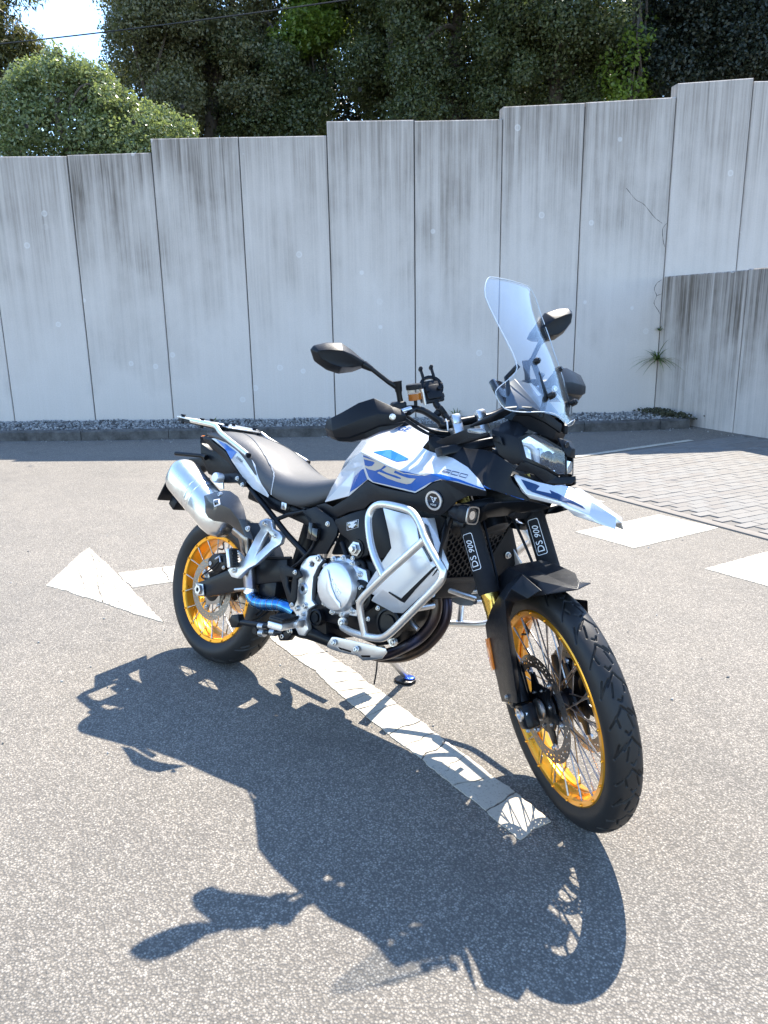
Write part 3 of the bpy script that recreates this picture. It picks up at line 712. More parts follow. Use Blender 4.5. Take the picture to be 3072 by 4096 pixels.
V_ = tuft('corner_vine', 'thin green weed climbing the joint above the grass tuft', Vector((-1.71, 8.88, 1.25)), 16, .14, .5, 8, .6, (0, -.3, 0))
tuft('gravel_weed', 'small weed sprouting from the gravel seen past the handlebar', Vector((-3.62, 6.72, .12)), 16, .30, .5, 9, .9)
tuft('gravel_weed', 'low green weed in the gravel behind the luggage rack', Vector((-6.2, 4.55, .12)), 22, .12, .8, 10, .5)

# ---------------------------------------------------------------- the motorcycle
bike = empty('motorcycle'); bike.rotation_euler = (LEANA, 0, 0)
tag(bike, 'white, blue and silver adventure motorcycle with orange spoked wheels leaning on its side stand', 'motorcycle')
def ST(me):
    """turn a piece with the handlebars (steering axis)"""
    me.transform(Matrix.Translation(AXV) @ SROT.to_4x4() @ Matrix.Translation(-AXV)); return me
_bolt = None
def bolt(pos, d, r, par, mat='bolt_steel', st=False):
    global _bolt
    if _bolt is None:
        _bolt = lathe([(0, -.2), (1.35, -.2), (1.35, .18), (1.0, .25), (1.0, .85), (.85, 1.0), (.55, 1.0), (.5, .55), (0, .55)], (0, 0, 0), (0, 0, 1), 14, False, 30); _bolt.materials.append(MAT['bolt_steel'])
    me = _bolt
    if mat != 'bolt_steel':
        me = BM.get(mat)
        if me is None: me = BM[mat] = _bolt.copy(); me.materials[0] = MAT[mat]
    o = bpy.data.objects.new('bolt', me); COL.objects.link(o); o.parent = par
    M4 = Matrix.Translation(Vector(pos)) @ orient_to(d).to_4x4() @ Matrix.Scale(r, 4)
    if st: M4 = Matrix.Translation(AXV) @ SROT.to_4x4() @ Matrix.Translation(-AXV) @ M4
    o.matrix_local = M4; return o
BM = {}
def part(name, me, mat, par=None, label=None):
    o = link(name, me, par if par is not None else bike, mat)
    if label: o['label'] = label
    return o

def tyre(xc, zc, prof, grooves, period, nth, ns, gw, depth):
    half = np.array(prof); full = np.concatenate([half[::-1]*[-1, 1], half[1:]])
    L = np.concatenate([[0], np.cumsum(np.linalg.norm(np.diff(full, axis=0), axis=1))]); L -= L[-1]/2
    R0 = prof[0][1]; ymax = max(y for y, r in prof)
    tread = ymax*1.12
    a = np.concatenate([np.linspace(L[0], -tread, 12)[:-1], np.linspace(-tread, tread, ns), np.linspace(tread, L[-1], 12)[1:]])
    # smooth profile through the points
    def cr(x, X, Y):
        i = np.clip(np.searchsorted(X, x)-1, 0, len(X)-2); t = (x-X[i])/(X[i+1]-X[i]); g_ = np.gradient(Y, X); h = X[i+1]-X[i]
        return (2*t**3-3*t**2+1)*Y[i]+(t**3-2*t**2+t)*h*g_[i]+(-2*t**3+3*t**2)*Y[i+1]+(t**3-t**2)*h*g_[i+1]
    y = cr(a, L, full[:, 0]); r = cr(a, L, full[:, 1])
    ty, tr = np.gradient(y), np.gradient(r); nl = np.hypot(ty, tr); ny, nr = -tr/nl, ty/nl
    th = np.linspace(0, 2*np.pi, nth, endpoint=False); nrep = round(2*np.pi*R0/period); per = 2*np.pi*R0/nrep
    U, V = np.meshgrid(th*R0 % per, a, indexing='ij'); D = np.full(U.shape, 9.)
    for pl in grooves:
        for (u0, v0), (u1, v1) in zip(pl[:-1], pl[1:]):
            for sh in (-per, 0, per):
                du, dv = u1-u0, v1-v0; t = np.clip(((U+sh-u0)*du+(V-v0)*dv)/(du*du+dv*dv), 0, 1)
                D = np.minimum(D, np.hypot(U+sh-u0-t*du, V-v0-t*dv))
    dep = depth*np.clip((gw-D)/(.6*gw), 0, 1)*(np.abs(V) < tread)
    rr = r[None]-dep*nr[None]; yy = y[None]-dep*ny[None]
    X = xc+rr*np.cos(th)[:, None]; Z = zc+rr*np.sin(th)[:, None]
    P = np.stack([X, yy+0*X, Z], 2).reshape(-1, 3); k = len(a)
    i, j = np.meshgrid(np.arange(nth), np.arange(k-1), indexing='ij'); i2 = (i+1) % nth
    F = np.stack([i*k+j, i*k+j+1, i2*k+j+1, i2*k+j], 2).reshape(-1, 4)
    me = bpy.data.meshes.new('m'); me.vertices.add(len(P)); me.vertices.foreach_set('co', P.ravel()); me.loops.add(F.size); me.loops.foreach_set('vertex_index', F.ravel().astype(np.int32))
    me.polygons.add(len(F)); me.polygons.foreach_set('loop_start', np.arange(0, F.size, 4, dtype=np.int32)); me.polygons.foreach_set('loop_total', np.full(len(F), 4, dtype=np.int32))
    me.update(); me.polygons.foreach_set('use_smooth', np.ones(len(F), bool)); return me
mm = .001
def G_(*pts): return [(u*mm, v*mm) for u, v in pts]
def mirror_g(gs, off): return [[(u+off*mm, -v) for u, v in g] for g in gs]
gf = [G_((-58, -46), (-18, -12), (-6, -5), (-14, 3), (-34, 20)), G_((-30, -24), (-55, -19)), G_((-30, 8), (-62, 16)), G_((-66, -8), (-76, -2), (-70, 6)), G_((-138, -48), (-108, -24), (-96, -12)), G_((-20, 30), (-60, 47))]
gf = gf+mirror_g(gf, 80)
gr_ = [G_((-80, -78), (-30, -30), (-5, -8), (-20, 4)), G_((-45, -66), (-15, -45)), G_((-20, 12), (-60, 30), (-75, 50)), G_((-60, -12), (-85, -4))]
gr_ = gr_+mirror_g(gr_, 95)
def rim_mesh(xc, zc, Rf, hw):
    p = [(Rf, -hw), (Rf-.004, -hw-.003), (Rf-.017, -hw-.002), (Rf-.021, -hw+.003), (Rf-.023, -hw+.010), (Rf-.028, -hw*.45), (Rf-.033, -hw*.28), (Rf-.033, -hw*.10), (Rf-.028, -hw*.04)]
    full = p+[(r, -h) for r, h in reversed(p)]+[(Rf-.006, hw-.006), (Rf-.012, 0), (Rf-.006, -hw+.006)]
    return lathe(full, (xc, 0, zc), (0, 1, 0), 120, True, 28)
def ring_disc(xc, y, zc, r0, r1, th, nth=168, nr=9, holes=True):
    """drilled brake disc: a ring of cells with cells left out as holes"""
    bm = bmesh.new(); g_ = [[bm.verts.new((xc+(r0+(r1-r0)*j/nr)*math.cos(2*math.pi*i/nth), y, zc+(r0+(r1-r0)*j/nr)*math.sin(2*math.pi*i/nth))) for j in range(nr+1)] for i in range(nth)]
    for i in range(nth):
        for j in range(nr):
            if holes and ((j == 6 and i % 7 == 0) or (j == 3 and i % 7 == 2) or (j == 4 and i % 7 == 5)): continue
            bm.faces.new((g_[i][j], g_[i][j+1], g_[(i+1) % nth][j+1], g_[(i+1) % nth][j]))
    bmesh.ops.solidify(bm, geom=bm.faces[:], thickness=th); me = bm_mesh(bm); return sharp(me, 40)
def wheel(name, xc, zc, Rf, hw, tyre_me, nsp, hub_r, hub_w, st):
    S = ST if st else (lambda q: q)
    w = part(name, None, None)
    part('tyre', S(tyre_me), 'rubber', w)
    part('rim', S(rim_mesh(xc, zc, Rf, hw)), 'orange_anodised', w)
    nb = []
    for k in range(nsp//2*1):
        for sd in (-1, 1):
            a = 2*math.pi*(k+.25*sd)/(nsp//2); nb.append(lathe([(0, 0), (.0042, 0), (.0042, .003), (.0028, .0052), (0, .0058)], (xc+(Rf-.0085)*math.cos(a), sd*(hw+.0025), zc+(Rf-.0085)*math.sin(a)), (0, sd, 0), 8))
    part('nipples', S(merge(*nb)), 'orange_anodised', w)['kind'] = 'stuff'
    part('hub', S(lathe([(.0, -hub_w-.02), (.026, -hub_w-.02), (.028, -hub_w), (hub_r, -hub_w), (hub_r, -hub_w+.008), (hub_r*.72, -hub_w+.018), (hub_r*.66, 0), (hub_r*.72, hub_w-.018), (hub_r, hub_w-.008), (hub_r, hub_w), (.028, hub_w), (.026, hub_w+.02), (0, hub_w+.02)], (xc, 0, zc), (0, 1, 0), 40, False, 30)), 'black_satin', w)
    for k in range(nsp):
        sd = -1 if k % 2 else 1; pair = (k//2) % 2*2-1; a = 2*math.pi*(k//2+.25*sd)/(nsp//2); b = a+pair*R(34)
        p1 = Vector((xc+(Rf-.017)*math.cos(a), sd*(hw-.003), zc+(Rf-.017)*math.sin(a))); p0 = Vector((xc+hub_r*.9*math.cos(b), sd*(hub_w-.006)*(.8 if pair > 0 else 1), zc+hub_r*.9*math.sin(b)))
        me = tube([p0, p0.lerp(p1, .86), p0.lerp(p1, .861), p1], [.0022, .0022, .0033, .0033], 7); part('spoke', S(me), 'spoke_steel', w)
    return w
pf = [(0, .353), (.015, .3513), (.028, .3455), (.037, .3365), (.0425, .325), (.0445, .313), (.043, .300), (.0385, .289), (.0355, .282), (.031, .276)]
TFm = tyre(WB, TF, pf, gf, 160*mm, 1400, 76, .0031, .0048)
fw_ = wheel('front_wheel', WB, TF, .2805, .034, TFm, 40, .046, .030, True)
pr = [(0, .321), (.025, .3185), (.045, .311), (.060, .299), (.071, .284), (.0755, .270), (.074, .257), (.068, .244), (.061, .234), (.054, .227)]
TRm = tyre(0, .321, pr, gr_, 190*mm, 1000, 84, .0036, .0055)
rw_ = wheel('rear_wheel', 0, .321, .231, .0555, TRm, 36, .058, .045, False)
# discs
for sd in (-1, 1):
    d = part('brake_disc', ST(ring_disc(WB, sd*.057, TF, .118, .155, .0045*-sd)), 'disc_steel', fw_)
    bm = bmesh.new(); out = []
    for k in range(60):
        a = 2*math.pi*k/60; r = .104 if (k % 10) in (0, 1, 9) else .070
        out.append((WB+r*math.cos(a), sd*.0555, TF+r*math.sin(a)))
    part('disc_carrier', ST(plate(out, (0, -sd*.006, 0), .0012)), 'black_satin', fw_)
    for k in range(6):
        a = 2*math.pi*k/6
        out = [(WB+r*math.cos(a+t), sd*.058, TF+r*math.sin(a+t)) for r, t in ((.100, -.10), (.121, -.06), (.121, .06), (.100, .10))]
        part('disc_lug', ST(plate(out, (0, -sd*.005, 0), .0008)), 'disc_steel', fw_)
        bolt((WB+.109*math.cos(a), sd*.058, TF+.109*math.sin(a)), (0, sd, 0), .0062, fw_, st=True)
        bolt((WB+.055*math.cos(a+.5), sd*.056, TF+.055*math.sin(a+.5)), (0, sd, 0), .0045, fw_, st=True)
d = part('brake_disc', ring_disc(0, -.072, .321, .100, .1325, .005), 'disc_steel', rw_)
out = []
for k in range(60):
    a = 2*math.pi*k/60; r = .100 if (k % 10) in (0, 1, 9) else .066
    out.append((r*math.cos(a+.3), -.070, .321+r*math.sin(a+.3)))
part('disc_carrier', plate(out, (0, .006, 0), .001), 'disc_steel', rw_)
part('hub_cover', lathe([(0, 0), (.062, 0), (.06, .012), (.045, .018), (0, .02)], (0, -.055, .321), (0, -1, 0), 32), 'black_satin', rw_)
for k in range(6):
    a = 2*math.pi*k/6+.3; bolt((.085*math.cos(a), -.073, .321+.085*math.sin(a)), (0, -1, 0), .0065, rw_)
part('sprocket', lathe([(.05, 0), (.10, 0), (.112, .002), (.112, .006), (.05, .007)], (0, .085, .321), (0, 1, 0), 44), 'bolt_steel', rw_)
for w_, xc, zc, Rf, ang, st in ((rw_, 0, .321, .231, R(100), False), (fw_, WB, TF, .2805, R(130), True)):
    a = Vector((xc+(Rf-.033)*math.cos(ang), -.012, zc+(Rf-.033)*math.sin(ang))); b = Vector((xc+(Rf-.062)*math.cos(ang), -.012, zc+(Rf-.062)*math.sin(ang))); c = b+Vector((-.004, -.022, 0))
    me = tube(curve_pts([a, b, c], 4), .0035, 8); part('valve', ST(me) if st else me, 'black_gloss', w_)

# fork
fork = part('fork', None, None)
for sd in (-1, 1):
    top, low, ax_ = Vector((1.345, sd*.105, .905)), Vector((1.467, sd*.105, .655)), Vector((1.545, sd*.105, .49)); d = (low-top).normalized()
    hi = top-d*.05
    part('stanchion', ST(tube([hi, top], .0265, 24)), 'gold_anodised', fork)
    rings = [top+d*.0, top+d*.006, low-d*.03, low-d*.004, low]
    part('fork_sleeve', ST(tube([top+d*.028, top+d*.034, top.lerp(low, .3), top.lerp(low, .6), low-d*.035, low-d*.01, low-d*.002], [.0300, .0315, .0322, .0322, .0318, .0325, .030], 24)), 'neoprene', fork)
    part('lower_stanchion', ST(tube([low-d*.005, low+d*.018, low+d*.020, low+d*.045, low+d*.048, low+d*.06, low+d*.062, low+d*.12], [.0275, .0275, .0265, .0265, .0255, .0255, .0265, .0265], 24)), 'gold_anodised', fork)
    foot = Vector((1.615, sd*.105, .372))
    part('fork_bottom', ST(tube([low+d*.10, ax_.lerp(foot, .3), foot], [.028, .030, .026], 18)), 'black_satin', fork)
    part('axle_clamp', ST(box((WB-.002, sd*.104, TF-.010), (.062, .046, .072), Matrix.Rotation(R(-27), 3, 'Y'), .012)), 'black_satin', fork)
    part('axle_nut', ST(lathe([(.012, 0), (.012, .004), (.019, .004), (.019, -.01), (.024, -.01), (.025, -.014)], (WB, sd*.128, TF), (0, sd, 0), 24)), 'bare_alloy', fork)
    part('axle_spacer', ST(lathe([(.028, 0), (.031, .004), (.031, .012), (.024, .016)], (WB, sd*.060, TF), (0, sd, 0), 24)), 'bare_alloy', fork)
    for k in (0, 1): bolt(Vector((WB+.012+.012*k, sd*(.112-.024*k)-.0, TF-.047+.003*k)), (.5, -.5 if sd < 0 else .5, -.75), .0062, fork, st=True)
    # caliper behind the leg
    c = Vector((1.545, sd*.083, .385)); rot = Matrix.Rotation(R(68), 3, 'Y')
    cal = part('brake_caliper', ST(merge(box(c, (.125, .062, .052), rot, .012), box(c+Vector((-.02, sd*.02, .0)), (.09, .03, .06), rot, .01))), 'black_satin', fork)
    for q in (-.035, .035): bolt(c+rot @ Vector((q, sd*.035, 0)), (0, sd, 0), .008, fork, st=True)
    # hose
    part('brake_hose', ST(tube(curve_pts([c+Vector((0, 0, .06)), Vector((1.50, sd*.075, .55)), Vector((1.42, sd*.06, .72)), Vector((1.33, sd*.045, .86))], 6), .0045, 8)), 'black_plastic', fork)
# printed badge on each sleeve: rounded frame with letters
def sleeve_print(sd, phi):
    top, low = Vector((1.345, sd*.105, .905)), Vector((1.467, sd*.105, .655)); d = (low-top).normalized(); up = -d
    f0 = Vector((math.sin(phi), -math.cos(phi), 0)); f0 = (f0-d*f0.dot(d)).normalized(); sx = f0.cross(up).normalized()
    c0 = top.lerp(low, .53); Rr = .0328
    mes = [text_mesh('DS', (0, 0, 0), (1, 0, 0), (0, 1, 0), .030, .0, .0002, 'LEFT'), text_mesh('900', (.043, 0, 0), (1, 0, 0), (0, 1, 0), .026, .25, .0002, 'LEFT')]
    # rounded frame
    w, h, r = .112, .034, .006; o_ = []
    for cx, cy, a0 in ((w-r, h-r, 0), (r, h-r, 90), (r, r, 180), (w-r, r, 270)):
        for k in range(5): a = R(a0+90*k/4); o_.append(Vector((cx+r*math.cos(a), cy+r*math.sin(a), 0)))
    o_ = [p+Vector((-.008, -.0065, 0)) for p in o_]; cc = Vector((w/2-.008, h/2-.0065, 0)); n = len(o_); V = []; F = []
    for p in o_:
        q = p-cc; V += [p, cc+Vector((q.x*(1-.0016/ (w/2)), q.y*(1-.0016/(h/2)), 0))]
    for k in range(n): F.append((2*k, 2*((k+1) % n), 2*((k+1) % n)+1, 2*k+1))
    mes.append(mesh(V, F)); me = merge(*mes)
    bm = bmesh.new(); bm.from_mesh(me); bmesh.ops.subdivide_edges(bm, edges=[e for e in bm.edges if e.calc_length() > .012], cuts=4); bm.to_mesh(me); bm.free()
    for v in me.vertices:      # reading direction runs up the leg, wrapped round it
        t = v.co.x-.047; a = -(v.co.y-.0105)/Rr; rad = Rr+.0006+v.co.z
        v.co = c0+up*t+(f0*math.cos(a)+sx*math.sin(a)*-1)*rad*1.0 if False else c0+up*t+(f0*math.cos(a)-sx*math.sin(a))*rad
    part('sleeve_print', ST(me), 'white_print', fork)
sleeve_print(-1, R(40)); sleeve_print(1, R(52))

# front fender with fork guards
def fr(p, y=None): return Vector(p)
fend = part('front_fender', None, None)
half = {'T': (1.800, 0, .750), 'A0': (1.595, -.056, .748), 'A1': (1.700, -.052, .753), 'A2': (1.765, -.024, .753), 'C0': (1.585, 0, .738), 'C1': (1.70, 0, .744),
        'L0': (1.535, -.078, .640), 'L1': (1.650, -.080, .697), 'L2': (1.755, -.066, .738), 'R0': (1.50, -.055, .735), 'RC': (1.47, 0, .728), 'RL': (1.455, -.078, .610), 'Q': (1.38, -.05, .66), 'QC': (1.35, 0, .655), 'QL': (1.37, -.07, .56)}
nm = list(half); V = [Vector(half[k]) for k in nm]; V2 = [Vector((p.x, -p.y, p.z)) for p in V]; ix = {k: i for i, k in enumerate(nm)}
fc = [('C1', 'T', 'A2'), ('C1', 'A2', 'A1'), ('C0', 'C1', 'A1', 'A0'), ('RC', 'C0', 'A0', 'R0'), ('A0', 'A1', 'L1', 'L0'), ('A1', 'A2', 'L2', 'L1'), ('A2', 'T', 'L2'), ('R0', 'A0', 'L0', 'RL'), ('QC', 'RC', 'R0', 'Q'), ('Q', 'R0', 'RL', 'QL')]
F = [tuple(ix[k] for k in f) for f in fc]; n = len(V); cen = {'T', 'C0', 'C1', 'RC', 'QC'}
F += [tuple((ix[k] if k in cen else ix[k]+n) for k in reversed(f)) for f in fc]
part('fender_blade', ST(shell(V+V2, F, .0035, .0025, 18, 0, (WB, 0, TF))), 'black_plastic', fend)
gl = [(1.626,-0.072,0.7584),(1.592,-0.1,0.7241),(1.561,-0.118,0.6818),(1.522,-0.128,0.6317),(1.474,-0.132,0.5663),(1.481,-0.134,0.5192),(1.504,-0.136,0.47),(1.533,-0.138,0.416),(1.543,-0.138,0.3741),(1.554,-0.138,0.3532)]
gc = [(1.642,-0.074,0.7597),(1.655,-0.118,0.7346),(1.66,-0.142,0.7083),(1.677,-0.15,0.6671),(1.675,-0.15,0.6287),(1.677,-0.15,0.5838),(1.683,-0.15,0.5404),(1.688,-0.15,0.4883),(1.692,-0.15,0.4511),(1.693,-0.15,0.4182)]
ge_ = [(1.759,-0.082,0.7529),(1.69,-0.088,0.7087),(1.631,-0.1,0.683),(1.615,-0.112,0.6361),(1.621,-0.112,0.599),(1.627,-0.112,0.5541),(1.631,-0.112,0.5086),(1.632,-0.112,0.4529),(1.634,-0.112,0.4132),(1.635,-0.112,0.3814)]
n = len(gl); V = gl+gc+ge_
F = [(i, i+1, n+i+1, n+i) for i in range(n-1)]+[(n+i, n+i+1, 2*n+i+1, 2*n+i) for i in range(n-1)]
me = ST(shell(V, F, .004, .002, 20, 0, (1.55, -.05, .5))); part('fork_guard', me, 'black_plastic', fend)
n_ = n; V2 = [(p[0]-.02, -p[1]*.72, p[2]-.02) for p in V]; F2 = [f for f in F if min(i % n_ for i in f) >= 3]
me2 = ST(shell(V2, F2, .004, .002, 20, 0, (1.55, .02, .5))); part('fork_guard', me2, 'black_plastic', fend)
rf = [(1.484,-0.139,0.526),(1.509,-0.139,0.5396),(1.52,-0.139,0.4941),(1.529,-0.139,0.4473),(1.508,-0.139,0.4338),(1.493,-0.139,0.4748)]
part('side_reflector', ST(plate([Vector(p)+Vector((0, -.003, 0)) for p in rf], (0, .006, 0), .001)), 'orange_reflector', fend)
bolt([(1.614,-0.146,0.3994)][0], (0, -1, 0), .006, fend, st=True)

# ---------------------------------------------------------------- bodywork
from mathutils.bvhtree import BVHTree
from mathutils.geometry import tessellate_polygon
def bvh(*mes):
    V, F = [], []
    for q in mes:
        b = len(V); V += [v.co.copy() for v in q.vertices]; F += [tuple(i+b for i in p.vertices) for p in q.polygons]
    return BVHTree.FromPolygons(V, F)
def snap(me, tree, off, maxd=.06, hint=None):
    """lay a thin print onto a surface"""
    for v in me.vertices:
        loc, nor, i, d = tree.find_nearest(v.co, maxd)
        if hint is not None and loc is not None:
            h_ = hint.normalized(); r_ = tree.ray_cast(v.co+h_*.04, -h_, .09)
            if r_[0] is not None and (r_[0]-v.co).length < .04: loc, nor = r_[0], r_[1]
        if loc is None: continue
        if hint is not None and nor.dot(hint) < 0: nor = -nor
        v.co = loc+nor*off
    me.update(); return me
def decal(name, poly, tree, mat, par, off=.0009, step=.004, hint=(0, -1, .3), both=True):
    bm = bmesh.new(); vs_ = [bm.verts.new(Vector(p)) for p in poly]
    for t_ in tessellate_polygon([[Vector((p[0], p[2], 0)) for p in poly]]): bm.faces.new([vs_[i] for i in t_])
    for _ in range(7):
        ed = [e for e in bm.edges if e.calc_length() > step]
        if not ed: break
        bmesh.ops.subdivide_edges(bm, edges=ed, cuts=1); bmesh.ops.triangulate(bm, faces=[f for f in bm.faces if len(f.verts) > 3])
    me = snap(bm_mesh(bm), tree, off+.0004, .06, Vector(hint))
    bm = bmesh.new(); bm.from_mesh(me); bmesh.ops.recalc_face_normals(bm, faces=bm.faces); bm.to_mesh(me); bm.free()
    o = part(name, me, mat, par)
    if both: part(name, mirrored(me), mat, par)
    return o
def strip(path, w, nrm=(0, -1, 0)):
    V, F = [], []; P = [Vector(p) for p in path]
    for i, p in enumerate(P):
        d = (P[min(i+1, len(P)-1)]-P[max(i-1, 0)]).normalized(); s_ = d.cross(Vector(nrm)).normalized()*w/2; V += [p-s_, p+s_]
        if i: F.append((2*i-2, 2*i-1, 2*i+1, 2*i))
    return mesh(V, F)
def both(name, me, mat, par=None, label=None):
    a = part(name, me, mat, par, label); part(name, mirrored(me), mat, par); return a
def panel(name, sv, mat, par=None, thick=.004, w=.0025, ang=24, inward=(.8, 0, .7), mirror=True, sub=0):
    me = shell(sv[0], sv[1], thick, w, ang, sub, inward, True); o = part(name, me, mat, par)
    if mirror: part(name, mirrored(me), mat, par)
    return o, me

# --- tank
TANK = ([(0.6637,-0.135,0.7845),(0.6742,-0.12,0.8398),(0.6932,-0.105,0.9001),(0.6903,-0.085,0.9396),(0.721,-0.045,1.023),(0.7907,-0.015,1.079),(0.8994,-0.03,1.086),(1.029,-0.065,1.079),(1.069,-0.112,1.046),(1.079,-0.15,1.019),(0.8114,-0.115,1.014),(0.9284,-0.122,1.011),(0.9911,-0.128,1.02),(0.8589,-0.192,0.9797),(0.9594,-0.222,0.961),(1.032,-0.236,0.9457),(1.1,-0.242,0.9336),(1.194,-0.238,0.9395),(1.073,-0.185,0.9797),(0.9,-0.188,0.8913),(0.9374,-0.202,0.8843),(1.14,-0.232,0.8755),(1.175,-0.234,0.8967),(1.2,-0.235,0.9163),(1.239,-0.236,0.9301),(1.289,-0.232,0.9276),(1.379,-0.212,0.9158),(1.119,-0.163,1.01),(1.229,-0.183,0.9969),(1.294,-0.195,0.9756),(1.345,-0.205,0.9452),(0.8771,-0.19,0.936),(0.7979,-0.158,0.8234),(0.8024,-0.15,0.912)],[[0,32,33,1],[1,33,2],[32,19,31,33],[2,33,31],[2,31,13,3],[3,13,10,4],[4,10,5],[5,10,11,6],[6,11,12],[6,12,8,7],[12,9,8],[10,13,14,11],[11,14,15,12],[12,15,16,18],[12,18,9],[13,31,14],[31,19,20,14],[14,20,15],[15,20,21,16],[16,21,22,17],[18,16,17],[9,18,27],[27,18,17,28],[17,22,23,24],[17,24,25,28],[28,25,29],[29,25,30],[30,25,26]])
tank = part('tank', None, None)
tv, tf = TANK
tw, tme = panel('tank_side', TANK, 'pearl_white', tank, .003, .005, 16, (1.0, 0, .9))
ttree = bvh(tme)
# centre strip of the tank between the two flanks
cs = [tv[i] for i in (3, 4, 5, 6, 7)]
V = [Vector(p) for p in cs]+[Vector((p[0]-.01, 0, p[2]+.012)) for p in cs]+[Vector((p[0], -p[1], p[2])) for p in cs]
F = [(i, i+1, 6+i, 5+i) for i in range(4)]+[(5+i, 6+i, 11+i, 10+i) for i in range(4)]
part('tank_top', shell(V, F, .003, 0, 40, 0, (1, 0, .8)), 'pearl_white', tank)
part('filler_cap', lathe([(0, .012), (.028, .012), (.036, .008), (.038, 0), (.038, -.01)], (.86, 0, 1.098), (-.12, 0, 1), 32), 'black_satin', tank)
decal('blue_field', [(0.8725,-0.1957,0.9693),(0.9164,-0.2096,0.9655),(0.9592,-0.2223,0.9574),(0.999,-0.2299,0.9491),(1.066,-0.2394,0.9371),(1.124,-0.2417,0.9326),(1.168,-0.2394,0.9314),(1.197,-0.2376,0.9409),(1.224,-0.2308,0.9436),(1.287,-0.226,0.9374),(1.343,-0.218,0.9262)]+[(1.372,-0.2121,0.9213),(1.372,-0.2143,0.9177),(1.327,-0.2238,0.9245)]+[(1.292,-0.2312,0.9295),(1.23,-0.2371,0.9296),(1.194,-0.2361,0.9148),(1.141,-0.2338,0.8811),(1.027,-0.218,0.8858),(0.9401,-0.2045,0.8885),(0.9121,-0.1967,0.9006),(0.8888,-0.194,0.9297)], ttree, 'blue_paint', tank, .0008)
decal('letter', [(0.8767,-0.196,0.9634),(0.9332,-0.2138,0.9582),(0.999,-0.2299,0.9491),(1,-0.2295,0.9453),(0.9824,-0.2231,0.9337),(0.9512,-0.2141,0.9247),(0.9114,-0.2011,0.9261),(0.8873,-0.1937,0.931),(0.8884,-0.1951,0.9373),(0.9109,-0.2024,0.935),(0.9341,-0.2109,0.9389),(0.9499,-0.2181,0.9503),(0.9399,-0.2152,0.9533),(0.8796,-0.1957,0.9567)], ttree, 'cream_print', tank, .0016, .004, (0, -1, .3), False)
decal('letter', [(1.015,-0.2326,0.9438),(0.9887,-0.224,0.931),(1.014,-0.2278,0.925),(1.062,-0.2338,0.9196),(1.081,-0.2357,0.9158),(1.079,-0.2344,0.9123),(1.061,-0.2315,0.9124),(0.9733,-0.219,0.9238),(0.9644,-0.2161,0.9195),(1.013,-0.2223,0.9078),(1.064,-0.2286,0.9013),(1.106,-0.2348,0.8992),(1.125,-0.2378,0.9039),(1.142,-0.2394,0.9203),(1.114,-0.2403,0.9184),(1.085,-0.2379,0.9221),(1.048,-0.2344,0.9285),(1.055,-0.2376,0.9363),(1.081,-0.2413,0.9365),(1.055,-0.2389,0.9409)], ttree, 'cream_print', tank, .0016, .004, (0, -1, .3), False)
decal('pinstripe', [(0.8641,-0.1938,0.9743),(0.9593,-0.2219,0.9551),(1.032,-0.2352,0.9398),(1.093,-0.2409,0.9289),(1.152,-0.2401,0.9308),(1.198,-0.2376,0.9407),(1.192,-0.2364,0.9424),(1.152,-0.2404,0.933),(1.095,-0.2419,0.9316),(1.032,-0.2361,0.9427),(0.9592,-0.2225,0.9584),(0.8626,-0.1939,0.9773)], ttree, 'cream_print', tank, .0013)
decal('knee_flash', [(0.8015,-0.1598,0.835),(0.8164,-0.1616,0.892),(0.847,-0.177,0.91),(0.877,-0.1894,0.9246),(0.8988,-0.1889,0.8919),(0.855,-0.1762,0.8639)], ttree, 'blue_paint', tank, .0008)
decal('shelf_flash', [(0.8987,-0.1791,0.9833),(0.9473,-0.147,0.9983),(1.065,-0.1901,0.9757),(1.035,-0.2114,0.9623)], ttree, 'blue_light', tank, .0014)
for pl in ([(1.249,-0.2191,0.9522),(1.223,-0.2214,0.9547),(1.224,-0.2165,0.9602),(1.248,-0.2144,0.9579),(1.248,-0.2219,0.9493),(1.223,-0.224,0.9517)], [(1.254,-0.214,0.9573),(1.278,-0.2128,0.9553),(1.278,-0.2197,0.9463),(1.254,-0.2215,0.9485),(1.254,-0.214,0.9573)], [(1.285,-0.2129,0.9546),(1.308,-0.2103,0.9521),(1.307,-0.2175,0.9428),(1.284,-0.2199,0.9456),(1.285,-0.2129,0.9546)]):
    me = snap(strip(pl, .0022), ttree, .0013, .05, Vector((0, -1, 0))); part('digit', me, 'navy_print', tank)
vo = [(0.7978,-0.0214,1.076),(0.9388,-0.0606,1.068),(0.7932,-0.0095,1.086)]
xd = Vector(vo[1])-Vector(vo[0]); me = text_mesh('VOGE', vo[0], xd, Vector(vo[2])-Vector(vo[0]), .034, .1, .0003)
sx_ = xd.length/max(.001, max((v.co-Vector(vo[0])).dot(xd.normalized()) for v in me.vertices))
for v in me.vertices: v.co = Vector(vo[0])+(v.co-Vector(vo[0]))+xd.normalized()*((v.co-Vector(vo[0])).dot(xd.normalized())*(sx_*.96-1))
part('maker_name', snap(me, ttree, .0014, .05, Vector((0, -1, 1))), 'blue_paint', tank)

